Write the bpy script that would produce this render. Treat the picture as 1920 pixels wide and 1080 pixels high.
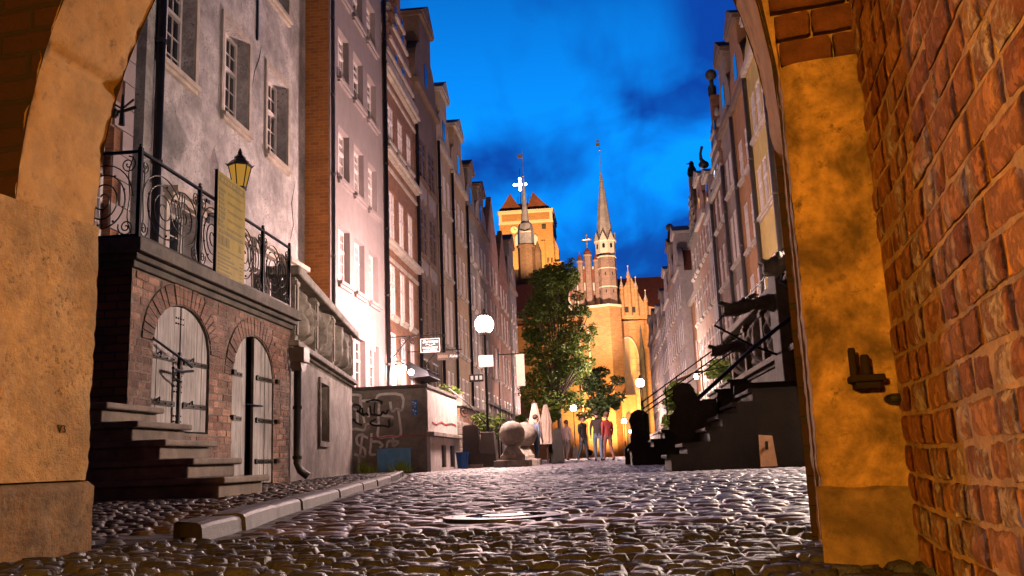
import bpy, bmesh, math, random
import numpy as np
from mathutils import Vector, Matrix, noise as mnoise
random.seed(7); rng = np.random.default_rng(7)
for o in list(bpy.data.objects): bpy.data.objects.remove(o)
sc = bpy.context.scene; COL = sc.collection
R = math.radians
# ------------------------------------------------------------------ camera
F_PX, CAM_H = 1700.0, 0.25
cam = bpy.data.cameras.new('camera'); camo = bpy.data.objects.new('camera', cam); COL.objects.link(camo)
cam.sensor_width = 36; cam.lens = 36*F_PX/1920; cam.clip_start = .05; cam.clip_end = 3000
def _n(v): return v/np.linalg.norm(v)
_dY = _n(np.array([(1140-960)/F_PX, -(855-540)/F_PX, 1.]))   # the street direction as the lens sees it
_Z = np.cross(_n(np.array([1, .04, 0])), _dY); _Z = _n(_Z if _Z[1] > 0 else -_Z)
_X = np.cross(_dY, _Z); _X = _n(_X if _X[0] > 0 else -_X)
MW = np.array([_X, _dY, _Z])                                   # world axes x camera axes (right, up, forward)
camo.matrix_world = Matrix([[MW[i][0], MW[i][1], -MW[i][2], (0, 0, CAM_H)[i]] for i in range(3)]+[[0, 0, 0, 1]])
sc.camera = camo
def ray(u, v): return MW @ np.array([(u-960)/F_PX, -(v-540)/F_PX, 1.])
def onY(u, v, y): r = ray(u, v); return Vector((r*(y/r[1])+np.array([0, 0, CAM_H])).tolist())
def onX(u, v, x): r = ray(u, v); return Vector((r*(x/r[0])+np.array([0, 0, CAM_H])).tolist())
# ------------------------------------------------------------------ exposure, sky
sc.view_settings.view_transform = 'Standard'; sc.view_settings.look = 'None'
sc.view_settings.exposure = 0.0; sc.view_settings.gamma = 1
sc.cycles.use_denoising = True
sc.cycles.max_bounces = 5; sc.cycles.diffuse_bounces = 3; sc.cycles.glossy_bounces = 3
sc.cycles.sample_clamp_indirect = 6; sc.cycles.sample_clamp_direct = 40; sc.cycles.caustics_reflective = False; sc.cycles.caustics_refractive = False
SKY_STRENGTH = 1.3
w = bpy.data.worlds.new('World'); sc.world = w; w.use_nodes = True
nt = w.node_tree; nt.nodes.clear(); N = nt.nodes.new; L = nt.links.new
tc = N('ShaderNodeTexCoord'); sep = N('ShaderNodeSeparateXYZ'); L(tc.outputs['Generated'], sep.inputs[0])
zc = N('ShaderNodeMath'); zc.operation = 'MAXIMUM'; zc.inputs[1].default_value = .02; L(sep.outputs[2], zc.inputs[0])
za = N('ShaderNodeMath'); za.operation = 'ADD'; za.inputs[1].default_value = .16; L(zc.outputs[0], za.inputs[0])
dx = N('ShaderNodeMath'); dx.operation = 'DIVIDE'; L(sep.outputs[0], dx.inputs[0]); L(za.outputs[0], dx.inputs[1])
dy = N('ShaderNodeMath'); dy.operation = 'DIVIDE'; L(sep.outputs[1], dy.inputs[0]); L(za.outputs[0], dy.inputs[1])
cb = N('ShaderNodeCombineXYZ'); L(dx.outputs[0], cb.inputs[0]); L(dy.outputs[0], cb.inputs[1])
mp = N('ShaderNodeMapping'); mp.inputs['Rotation'].default_value = (0, 0, R(28)); mp.inputs['Scale'].default_value = (1.05, .62, 1); mp.inputs['Location'].default_value = (3.3, 1.7, 0)
L(cb.outputs[0], mp.inputs[0])
n1 = N('ShaderNodeTexNoise'); n1.inputs['Scale'].default_value = 2.7; n1.inputs['Detail'].default_value = 5; n1.inputs['Roughness'].default_value = .45; n1.inputs['Distortion'].default_value = .5
L(mp.outputs[0], n1.inputs['Vector'])
r1 = N('ShaderNodeValToRGB'); r1.color_ramp.elements[0].position = .40; r1.color_ramp.elements[1].position = .60
L(n1.outputs[0], r1.inputs[0])
# low dark cloud bank
n2 = N('ShaderNodeTexNoise'); n2.inputs['Scale'].default_value = 6; n2.inputs['Detail'].default_value = 5
m2 = N('ShaderNodeMapping'); m2.inputs['Scale'].default_value = (1, 1, 2.4); L(tc.outputs['Generated'], m2.inputs[0]); L(m2.outputs[0], n2.inputs['Vector'])
h1 = N('ShaderNodeMapRange'); h1.inputs['From Min'].default_value = .18; h1.inputs['From Max'].default_value = .36; h1.inputs['To Min'].default_value = .22; h1.inputs['To Max'].default_value = -.45; L(sep.outputs[2], h1.inputs['Value'])
s2 = N('ShaderNodeMath'); s2.operation = 'ADD'; L(n2.outputs[0], s2.inputs[0]); L(h1.outputs[0], s2.inputs[1])
r2 = N('ShaderNodeValToRGB'); r2.color_ramp.elements[0].position = .50; r2.color_ramp.elements[1].position = .68
L(s2.outputs[0], r2.inputs[0])
gr = N('ShaderNodeValToRGB'); L(sep.outputs[2], gr.inputs[0])   # clear dusk sky, brightest low down
e = gr.color_ramp.elements; e[0].position = .1; e[0].color = (.002, .26, .92, 1); e[1].position = .58; e[1].color = (.002, .04, .22, 1)
e.new(.33).color = (.002, .27, .95, 1)
n4 = N('ShaderNodeTexNoise'); n4.inputs['Scale'].default_value = 5.5; n4.inputs['Detail'].default_value = 4; n4.inputs['Roughness'].default_value = .5; n4.inputs['Distortion'].default_value = .3
m4 = N('ShaderNodeMapping'); m4.inputs['Rotation'].default_value = (0, 0, R(-32)); m4.inputs['Scale'].default_value = (1.3, .35, 1); L(cb.outputs[0], m4.inputs[0]); L(m4.outputs[0], n4.inputs['Vector'])
r4 = N('ShaderNodeMapRange'); r4.inputs['From Min'].default_value = .32; r4.inputs['From Max'].default_value = .66; r4.inputs['To Min'].default_value = -.17; r4.inputs['To Max'].default_value = .26; L(n4.outputs[0], r4.inputs['Value'])
a4 = N('ShaderNodeMath'); a4.use_clamp = True; L(r1.outputs[0], a4.inputs[0]); L(r4.outputs[0], a4.inputs[1])
mx = N('ShaderNodeMixRGB'); mx.inputs[1].default_value = (.003, .045, .30, 1); L(a4.outputs[0], mx.inputs[0]); L(gr.outputs[0], mx.inputs[2])
mx2 = N('ShaderNodeMixRGB'); mx2.inputs[2].default_value = (.004, .055, .30, 1); L(r2.outputs[0], mx2.inputs[0]); L(mx.outputs[0], mx2.inputs[1])
# dusk: the western sky ahead still glows, overhead and behind it is already night
az = N('ShaderNodeMapRange'); az.interpolation_type = 'SMOOTHSTEP'; az.inputs['From Min'].default_value = .25; az.inputs['From Max'].default_value = .86; az.inputs['To Min'].default_value = .10; az.inputs['To Max'].default_value = 1.0; L(sep.outputs[1], az.inputs['Value'])
st_ = N('ShaderNodeMath'); st_.operation = 'MULTIPLY'; st_.inputs[1].default_value = SKY_STRENGTH; L(az.outputs[0], st_.inputs[0])
bg = N('ShaderNodeBackground'); L(st_.outputs[0], bg.inputs[1]); L(mx2.outputs[0], bg.inputs[0])
wo = N('ShaderNodeOutputWorld'); L(bg.outputs[0], wo.inputs[0])
# lamp colours and strengths
LAMP_COL = (1.0, .66, .59); LAMP_S = 2200.0; GLOBE_R = .28
PASSAGE_W = 108.0; FILL_LAMP_W = 5000.0; FLOOD_W = 1.0

# ------------------------------------------------------------------ materials
def mat(name):
    m = bpy.data.materials.new(name); m.use_nodes = True; return m, m.node_tree, m.node_tree.nodes['Principled BSDF']
def swz(nt, plane):
    t = nt.nodes.new('ShaderNodeTexCoord')
    if plane == 'xyz': return t.outputs['Object']
    s = nt.nodes.new('ShaderNodeSeparateXYZ'); c = nt.nodes.new('ShaderNodeCombineXYZ'); nt.links.new(t.outputs['Object'], s.inputs[0])
    for i, a in enumerate(plane): nt.links.new(s.outputs['xyz'.index(a)], c.inputs[i])
    return c.outputs[0]
def noise_node(nt, vec, scale, detail=4, rough=.55, stretch=None, dist=0):
    n = nt.nodes.new('ShaderNodeTexNoise'); n.inputs['Scale'].default_value = scale; n.inputs['Detail'].default_value = detail; n.inputs['Roughness'].default_value = rough; n.inputs['Distortion'].default_value = dist
    if stretch:
        m = nt.nodes.new('ShaderNodeMapping'); m.inputs['Scale'].default_value = stretch; nt.links.new(vec, m.inputs[0]); vec = m.outputs[0]
    nt.links.new(vec, n.inputs['Vector']); return n.outputs[0]
def ramp(nt, fac, p0, p1, c0=(0, 0, 0, 1), c1=(1, 1, 1, 1)):
    r = nt.nodes.new('ShaderNodeValToRGB'); e = r.color_ramp.elements; e[0].position = p0; e[1].position = p1; e[0].color = c0; e[1].color = c1
    nt.links.new(fac, r.inputs[0]); return r.outputs[0]
def mix(nt, fac, a, b, mode='MIX'):
    m = nt.nodes.new('ShaderNodeMixRGB'); m.blend_type = mode
    for i, x in ((0, fac), (1, a), (2, b)):
        if hasattr(x, 'links'): nt.links.new(x, m.inputs[i])
        else: m.inputs[i].default_value = x if i == 0 else (*x[:3], 1)
    return m.outputs[0]
def bump(nt, b, h, strength, dist):
    n = nt.nodes.new('ShaderNodeBump'); n.inputs['Strength'].default_value = strength; n.inputs['Distance'].default_value = dist
    nt.links.new(h, n.inputs['Height']); nt.links.new(n.outputs[0], b.inputs['Normal']); return n
def c4(c): return (*c[:3], 1)
def plaster(name, c, stain=.5, dark=.45, sc_=1.0, rough=.85, bmp=.5, fine=38, streak=True, specks=0.0):
    m, nt, b = mat(name); v = swz(nt, 'xyz')
    a = ramp(nt, noise_node(nt, v, 1.1*sc_, 6, .62, dist=.4), .36, .66)
    d = tuple(x*dark for x in c)
    col = mix(nt, a, d, c)
    col = mix(nt, 1-stain, col, c)
    if streak:
        s = ramp(nt, noise_node(nt, v, 3.0*sc_, 5, .6, (1, 1, .09)), .45, .75)
        sm = nt.nodes.new('ShaderNodeMath'); sm.operation = 'MULTIPLY'; sm.inputs[1].default_value = .5*stain; nt.links.new(s, sm.inputs[0])
        col = mix(nt, sm.outputs[0], col, tuple(x*.4 for x in c))
    md = ramp(nt, noise_node(nt, v, 5.5*sc_, 6, .68), .3, .62); col = mix(nt, .45*stain, col, mix(nt, 1.0, col, md, 'MULTIPLY'))
    f = noise_node(nt, v, fine, 5, .7)
    if specks:
        sp = ramp(nt, f, .36-.1*(1-specks), .47, (1, 1, 1, 1), (0, 0, 0, 1)); am = ramp(nt, noise_node(nt, v, 2.2*sc_, 4), .4, .62)
        mm = nt.nodes.new('ShaderNodeMath'); mm.operation = 'MULTIPLY'; nt.links.new(sp, mm.inputs[0]); nt.links.new(am, mm.inputs[1])
        col = mix(nt, mm.outputs[0], col, tuple(x*.22 for x in c))
    nt.links.new(col, b.inputs['Base Color']); b.inputs['Roughness'].default_value = rough
    hh = mix(nt, .4, f, noise_node(nt, v, fine*.22, 4))
    bump(nt, b, hh, bmp, .02); return m
def brickmat(name, plane, c1, c2, mort, bw=.26, bh=.085, ms=.011, stain=.5, bmp=.6):
    m, nt, b = mat(name); v = swz(nt, plane)
    wob = nt.nodes.new('ShaderNodeMixRGB'); wob.blend_type = 'ADD'; wob.inputs[0].default_value = .018
    nt.links.new(v, wob.inputs[1]); wn = nt.nodes.new('ShaderNodeTexNoise'); wn.inputs['Scale'].default_value = 5; nt.links.new(v, wn.inputs['Vector']); nt.links.new(wn.outputs['Color'], wob.inputs[2])
    t = nt.nodes.new('ShaderNodeTexBrick'); nt.links.new(wob.outputs[0], t.inputs['Vector'])
    t.inputs['Color1'].default_value = c4(c1); t.inputs['Color2'].default_value = c4(c2); t.inputs['Mortar'].default_value = c4(mort)
    t.inputs['Scale'].default_value = 1; t.inputs['Brick Width'].default_value = bw; t.inputs['Row Height'].default_value = bh; t.inputs['Mortar Size'].default_value = ms; t.inputs['Mortar Smooth'].default_value = .3; t.inputs['Bias'].default_value = -.1
    a = ramp(nt, noise_node(nt, v, 2.2, 6, .65), .35, .7)
    col = mix(nt, a, mix(nt, stain, t.outputs[0], (.02, .014, .01)), t.outputs[0])
    f = noise_node(nt, v, 30, 4, .7); col = mix(nt, .35, col, mix(nt, 1.0, col, f, 'MULTIPLY'))
    nt.links.new(col, b.inputs['Base Color']); b.inputs['Roughness'].default_value = .85
    inv = nt.nodes.new('ShaderNodeMath'); inv.operation = 'SUBTRACT'; inv.inputs[0].default_value = 1; nt.links.new(t.outputs['Fac'], inv.inputs[1])
    bump(nt, b, mix(nt, .35, inv.outputs[0], f), bmp, .02); return m
def plain(name, c, rough=.6, metal=0, var=.35, scale=9, bmp=.15, spec=.5):
    m, nt, b = mat(name); v = swz(nt, 'xyz'); n = noise_node(nt, v, scale, 5, .6)
    nt.links.new(mix(nt, ramp(nt, n, .3, .7), tuple(x*(1-var) for x in c), c), b.inputs['Base Color'])
    b.inputs['Roughness'].default_value = rough; b.inputs['Metallic'].default_value = metal; b.inputs['Specular IOR Level'].default_value = spec
    if bmp: bump(nt, b, n, bmp, .02)
    return m
def emit(name, c, s):
    m = bpy.data.materials.new(name); m.use_nodes = True; nt = m.node_tree; nt.nodes.clear()
    e = nt.nodes.new('ShaderNodeEmission'); e.inputs[0].default_value = c4(c); e.inputs[1].default_value = s
    o = nt.nodes.new('ShaderNodeOutputMaterial'); nt.links.new(e.outputs[0], o.inputs[0]); return m
def wood(name, c, plane_stretch=(6, 6, .35), rough=.75, plank=None):
    m, nt, b = mat(name); v = swz(nt, 'xyz')
    g = noise_node(nt, v, 5, 8, .75, plane_stretch, .6); g2 = noise_node(nt, v, 1.4, 4, .6)
    col = mix(nt, ramp(nt, g, .35, .68), tuple(x*.35 for x in c), c); col = mix(nt, .5, col, mix(nt, 1.0, col, ramp(nt, g2, .3, .7), 'MULTIPLY'))
    nt.links.new(col, b.inputs['Base Color']); b.inputs['Roughness'].default_value = rough; bump(nt, b, g, .5, .01); return m

M = {}
M['grey_plaster'] = plaster('rough_grey_plaster', (.64, .585, .575), .9, .34, .7, bmp=1.0, fine=17, specks=1.3)
M['pink_plaster'] = plaster('smooth_pink_plaster', (.29, .235, .23), .35, .75, .5, bmp=.15)
M['beige'] = plaster('beige_plaster', (.50, .37, .25), .6, .6, .6)
M['tan'] = plaster('tan_plaster', (.46, .30, .17), .6, .55, .6)
M['yellow'] = plaster('yellow_plaster', (.50, .36, .12), .5, .6, .6)
M['taupe'] = plaster('taupe_plaster', (.34, .25, .19), .6, .55, .6)
M['brownwall'] = plaster('dark_brown_rendered_wall', (.19, .115, .075), .6, .6, .6)
M['darkgrey'] = plaster('dark_grey_plaster', (.20, .17, .155), .6, .6, .6)
M['ochre'] = plaster('ochre_plaster', (.42, .20, .075), .6, .6, .6)
M['rose'] = plaster('rose_plaster', (.42, .22, .14), .6, .6, .6)
M['lavender'] = plaster('lavender_grey_plaster', (.38, .31, .30), .6, .6, .6)
M['wall_plaster'] = plaster('stained_terrace_plaster', (.50, .43, .37), 1.0, .38, 1.5, bmp=.6, fine=22)
M['graf_plaster'] = plaster('grimy_plaster', (.33, .28, .23), .9, .45, .9, bmp=.4)
M['white_plaster'] = plaster('white_plaster', (.66, .58, .54), .7, .55, 1.2, bmp=.3)
M['stone'] = plaster('weathered_sandstone', (.40, .34, .28), .9, .35, 2.0, bmp=.6, fine=30)
M['darkstone'] = plaster('dark_sooty_stone', (.13, .105, .085), .9, .4, 2.0, bmp=.6, fine=30)
M['soot'] = plaster('soot_black_stone', (.022, .017, .014), .9, .4, 2.0, bmp=.6, fine=30)  # near-black: the unlit stair sides and newels carry their shade in this colour
M['rtstone'] = plaster('brown_carved_stone', (.15, .11, .085), .9, .35, 2.0, bmp=.6, fine=30)
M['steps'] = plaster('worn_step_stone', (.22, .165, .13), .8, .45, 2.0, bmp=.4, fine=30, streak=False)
M['kerb'] = plaster('granite_kerb', (.075, .057, .056), .9, .4, 5.0, .6, bmp=.35, fine=90, streak=False)
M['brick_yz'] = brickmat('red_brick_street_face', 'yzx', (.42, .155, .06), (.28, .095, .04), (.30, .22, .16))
M['brick_old'] = brickmat('old_terrace_brick', 'yzx', (.36, .17, .115), (.20, .085, .06), (.21, .16, .13), .25, .098, .012, .75, 1.0)
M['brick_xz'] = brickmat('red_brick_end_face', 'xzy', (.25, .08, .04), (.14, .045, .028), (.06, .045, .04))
M['brick_amber_lit'] = brickmat('amber_lit_brick_side_wall', 'xzy', (.68, .235, .045), (.48, .15, .035), (.62, .33, .13), .27, .1, .010, .25, .4)  # amber light from the gate is put into this brick colour
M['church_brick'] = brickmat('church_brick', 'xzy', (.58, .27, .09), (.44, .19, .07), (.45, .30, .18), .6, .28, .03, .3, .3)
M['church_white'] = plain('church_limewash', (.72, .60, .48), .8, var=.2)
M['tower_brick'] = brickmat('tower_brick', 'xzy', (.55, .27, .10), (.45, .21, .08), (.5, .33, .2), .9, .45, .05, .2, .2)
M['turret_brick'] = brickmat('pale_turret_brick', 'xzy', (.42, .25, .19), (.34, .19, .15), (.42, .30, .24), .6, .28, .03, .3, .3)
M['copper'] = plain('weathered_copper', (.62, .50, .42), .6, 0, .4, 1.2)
M['tile'] = plain('dark_red_roof_tiles', (.36, .10, .05), .8, 0, .4, 2.0)
M['tower_tile'] = plain('tower_roof_tiles', (.20, .06, .035), .8, 0, .4, .6)
M['slate'] = plain('dark_roof', (.045, .042, .045), .7, 0, .4, 2)
M['iron'] = plain('black_wrought_iron', (.016, .014, .013), .38, .55, .3, 12)
M['pipe'] = plain('dark_zinc_pipe', (.055, .05, .05), .4, .7, .3, 6)
M['zinc'] = plain('grey_zinc_pipe', (.20, .18, .17), .4, .6, .3, 6)
M['frame'] = plain('white_window_paint', (.70, .62, .60), .5, 0, .15, 8, 0)
M['brownframe'] = plain('brown_window_paint', (.10, .06, .04), .5, 0, .2, 8, 0)
M['trim'] = plain('pale_stone_trim', (.50, .42, .35), .75, 0, .45, 3)
M['glass'] = plain('dark_window_glass', (.012, .013, .016), .06, 0, .3, 2, .02, .9)
M['glass2'] = plain('pale_window_glass', (.42, .36, .35), .12, 0, .4, 2, .02, .9)  # pale panes: the lamp's reflection is put into the colour
M['glassblue'] = plain('sky_reflecting_glass', (.03, .04, .06), .03, .75, .2, 2, .02, 1)
M['door_wood'] = wood('silvered_old_planks', (.54, .48, .455))
M['brown_wood'] = wood('dark_brown_wood', (.10, .06, .042))
M['black'] = plain('black_paint', (.012, .011, .011), .5, 0, .3, 8)
M['rustblack'] = plain('rust_black_iron', (.022, .014, .010), .85, 0, .4, 14, .4, .15)
M['slab'] = plain('dark_brown_slab', (.06, .045, .038), .6, 0, .4, 4)
M['jamb'] = plaster('orange_gate_plaster', (.66, .41, .15), .85, .42, 2.6, bmp=1.0, fine=42, streak=False, specks=.9)
M['archstone'] = plaster('smooth_arch_stone', (.60, .36, .12), .7, .5, 2.0, bmp=.35, fine=20, streak=False, specks=.3)
M['pier'] = plaster('rough_banded_pier_plaster', (.66, .40, .14), 1.0, .22, 5.0, bmp=1.0, fine=34, streak=False, specks=1.1)
M['plinth'] = plaster('worn_gate_plinth', (.30, .19, .085), .9, .35, 5.0, bmp=.9, fine=26, streak=False, specks=.5)
M['bluebox'] = plain('chalky_blue_paint', (.14, .42, .80), .6, 0, .35, 4)
M['bluesign'] = plain('blue_enamel', (.02, .13, .42), .4, 0, .2, 6, 0)
M['signwhite'] = plain('sign_white', (.75, .72, .68), .6, 0, .1, 6, 0)
M['signblack'] = plain('sign_black', (.03, .028, .028), .5, 0, .2, 6, 0)
M['yellow_board'] = plain('yellow_board', (.24, .165, .003), .55, 0, .35, 4, .05)
M['boardink'] = plain('board_ink', (.14, .10, .02), .6, 0, .3, 8, 0)
M['cream'] = plain('cream_canvas', (.40, .31, .25), .85, 0, .2, 4)
M['orangeglass'] = emit('dim_amber_lantern_glass', (1, .50, .08), .42)
M['clockface'] = plain('clock_face', (.8, .7, .5), .6, 0, .05, 4, 0)
M['gold'] = plain('gilded_metal', (.75, .52, .16), .3, .7, .2, 6, 0)
M['globe'] = emit('lamp_glow', LAMP_COL, LAMP_S)
M['globe_cool'] = emit('cool_lamp_glow', (1, .72, .64), LAMP_S*.95)
M['shoplight'] = emit('shop_light_glow', (1, .80, .84), 300)
M['whiteline'] = plain('graffiti_white', (.85, .80, .76), .8, 0, .2, 12, 0)
M['blackline'] = plain('graffiti_black', (.015, .015, .016), .8, 0, .2, 12, 0)
M['redline'] = plain('graffiti_red', (.65, .03, .02), .7, 0, .2, 12, 0)

# ------------------------------------------------------------------ mesh helpers
class MB:
    def __init__(s): s.v = []; s.f = []; s.m = []
    def face(s, pts, mi=0):
        i = len(s.v); s.v += [tuple(p) for p in pts]; s.f.append(tuple(range(i, i+len(pts)))); s.m.append(mi)
    def hexa(s, p, mi=0):
        i = len(s.v); s.v += [tuple(q) for q in p]
        for q in ((0, 3, 2, 1), (4, 5, 6, 7), (0, 1, 5, 4), (1, 2, 6, 5), (2, 3, 7, 6), (3, 0, 4, 7)): s.f.append(tuple(i+k for k in q)); s.m.append(mi)
    def box(s, x0, x1, y0, y1, z0, z1, mi=0, P=None):
        p = [(x0, y0, z0), (x1, y0, z0), (x1, y1, z0), (x0, y1, z0), (x0, y0, z1), (x1, y0, z1), (x1, y1, z1), (x0, y1, z1)]
        s.hexa([P(*q) for q in p] if P else p, mi)
    def prism(s, poly, a, b, T, mi=0):      # poly of (p,q); T(p,q,t) -> xyz
        n = len(poly); i = len(s.v)
        s.v += [tuple(T(p, q, a)) for p, q in poly]+[tuple(T(p, q, b)) for p, q in poly]
        s.f.append(tuple(range(i, i+n))); s.f.append(tuple(range(i+2*n-1, i+n-1, -1))); s.m += [mi, mi]
        for k in range(n): s.f.append((i+k, i+(k+1) % n, i+n+(k+1) % n, i+n+k)); s.m.append(mi)
    def tube(s, pts, r, n=6, mi=0, cap=True):
        pts = [Vector(p) for p in pts]; rs = r if isinstance(r, (list, tuple)) else [r]*len(pts); base = len(s.v); prev = None
        for k, p in enumerate(pts):
            d = (pts[min(k+1, len(pts)-1)]-pts[max(k-1, 0)])
            d = d.normalized() if d.length > 1e-9 else Vector((0, 0, 1))
            if prev is None:
                a = Vector((0, 0, 1)) if abs(d.z) < .9 else Vector((1, 0, 0)); u = d.cross(a).normalized()
            else: u = (prev-d*prev.dot(d)); u = u.normalized() if u.length > 1e-6 else d.orthogonal().normalized()
            prev = u; vv = d.cross(u)
            for j in range(n):
                t = 2*math.pi*j/n; s.v.append(tuple(p+(u*math.cos(t)+vv*math.sin(t))*rs[k]))
        for k in range(len(pts)-1):
            for j in range(n): s.f.append((base+k*n+j, base+k*n+(j+1) % n, base+(k+1)*n+(j+1) % n, base+(k+1)*n+j)); s.m.append(mi)
        if cap:
            s.f.append(tuple(base+j for j in range(n))); s.f.append(tuple(base+(len(pts)-1)*n+j for j in range(n))); s.m += [mi, mi]
    def lathe(s, prof, c=(0, 0, 0), n=16, mi=0, rot=0, sx=1, sy=1):
        base = len(s.v)
        for r_, z in prof:
            for j in range(n):
                t = 2*math.pi*j/n+rot; s.v.append((c[0]+r_*math.cos(t)*sx, c[1]+r_*math.sin(t)*sy, c[2]+z))
        for k in range(len(prof)-1):
            for j in range(n): s.f.append((base+k*n+j, base+k*n+(j+1) % n, base+(k+1)*n+(j+1) % n, base+(k+1)*n+j)); s.m.append(mi)
        s.f.append(tuple(base+j for j in range(n))); s.f.append(tuple(base+(len(prof)-1)*n+j for j in range(n))); s.m += [mi, mi]
    def sphere(s, c, r, n=14, k=9, mi=0, sz=1):
        s.lathe([(max(1e-4, r*math.sin(math.pi*i/k)), -r*sz*math.cos(math.pi*i/k)) for i in range(k+1)], c, n, mi)
    def build(s, name, mats, parent=None, loc=(0, 0, 0), rz=0, smooth=False, bevel=0, seg=2):
        me = bpy.data.meshes.new(name); me.from_pydata(s.v, [], s.f)
        for m in (mats if isinstance(mats, (list, tuple)) else [mats]): me.materials.append(m)
        me.polygons.foreach_set('material_index', s.m)
        if smooth: me.polygons.foreach_set('use_smooth', [True]*len(s.f))
        me.update(); o = bpy.data.objects.new(name, me); COL.objects.link(o); o.location = loc; o.rotation_euler = (0, 0, rz)
        if parent: o.parent = parent
        if bevel:
            b = o.modifiers.new('bevel', 'BEVEL'); b.width = bevel; b.segments = seg; b.limit_method = 'ANGLE'; b.angle_limit = R(40)
        if smooth == 'auto': pass
        return o
def tag(o, label=None, cat=None, group=None, kind=None):
    if label: o['label'] = label
    if cat: o['category'] = cat
    if group: o['group'] = group
    if kind: o['kind'] = kind
    return o
def thing(name, label, cat, loc=(0, 0, 0), rz=0, group=None):
    o = bpy.data.objects.new(name, None); COL.objects.link(o); o.location = loc; o.rotation_euler = (0, 0, rz); o.empty_display_size = .3
    return tag(o, label, cat, group)
def copy_tree(o, parent=None):
    c = o.copy(); COL.objects.link(c)
    if parent: c.parent = parent
    for ch in list(o.children): copy_tree(ch, c)
    return c
def gz(y): return .003*min(max(y-5, 0), 45)
def clampn(x, a, b): return max(a, min(b, x))
def fbm(p, o=4):
    v = 0; a = .5; q = Vector(p)
    for _ in range(o): v += a*mnoise.noise(q); q = q*2.03+Vector((7.1, 3.3, 1.7)); a *= .5
    return v
def grid(mb, fn, nu, nv, mi=0):             # fn(i/nu, j/nv) -> xyz
    b = len(mb.v)
    for i in range(nu+1):
        for j in range(nv+1): mb.v.append(tuple(fn(i/nu, j/nv)))
    for i in range(nu):
        for j in range(nv):
            mb.f.append((b+i*(nv+1)+j, b+(i+1)*(nv+1)+j, b+(i+1)*(nv+1)+j+1, b+i*(nv+1)+j+1)); mb.m.append(mi)

# ------------------------------------------------------------------ ground, setts, pavement, kerb
g = MB()
ys = [-8, 0, 5]+list(range(10, 51, 5))+[80, 140, 300, 900]
for a, b_ in zip(ys[:-1], ys[1:]): g.face([(-400, a, gz(a)-.024), (400, a, gz(a)-.024), (400, b_, gz(b_)-.024), (-400, b_, gz(b_)-.024)])
m, nt, b = mat('dark_earth_and_far_setts'); v = swz(nt, 'xyz')
vo = nt.nodes.new('ShaderNodeTexVoronoi'); vo.inputs['Scale'].default_value = 6; nt.links.new(v, vo.inputs['Vector'])
nt.links.new(mix(nt, ramp(nt, noise_node(nt, v, 2, 5), .35, .65), (.03, .024, .021), (.075, .06, .055)), b.inputs['Base Color']); b.inputs['Roughness'].default_value = .5; bump(nt, b, vo.outputs['Distance'], .8, .05)
tag(g.build('ground', m), kind='structure')

KERB = [(-1.63, 3.62), (-1.70, 4.2), (-1.87, 5.0), (-2.24, 7.3), (-2.60, 9.5), (-2.95, 12), (-3.45, 15), (-4.1, 18.2), (-4.7, 20.6)]
def kerb_x(y):
    for (x0, y0), (x1, y1) in zip(KERB[:-1], KERB[1:]):
        if y0 <= y <= y1: return x0+(x1-x0)*(y-y0)/(y1-y0)
    return KERB[0][0] if y < KERB[0][1] else KERB[-1][0]
def pave_z(x, y):
    t = clampn((y-3.5)/2.2, 0, 1); s = clampn((-x-1.6)/.6, 0, 1) if y < 5 else 1
    return .046*t*t*(3-2*t)+.03*clampn((y-9)/6, 0, 1)
def sett_material(name, c0, c1, rough0, rough1, fine):
    m, nt, b = mat(name); v = swz(nt, 'xyz'); at = nt.nodes.new('ShaderNodeAttribute'); at.attribute_name = 'tint'
    n = noise_node(nt, v, fine, 5, .7)
    col = mix(nt, at.outputs['Fac'], c0, c1); col = mix(nt, .5, col, mix(nt, 1.0, col, ramp(nt, n, .25, .7), 'MULTIPLY'))
    nt.links.new(col, b.inputs['Base Color']); r = ramp(nt, n, .3, .7, (rough0,)*3+(1,), (rough1,)*3+(1,)); nt.links.new(r, b.inputs['Roughness'])
    b.inputs['Specular IOR Level'].default_value = .4; bump(nt, b, n, .6, .015); return m
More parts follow.
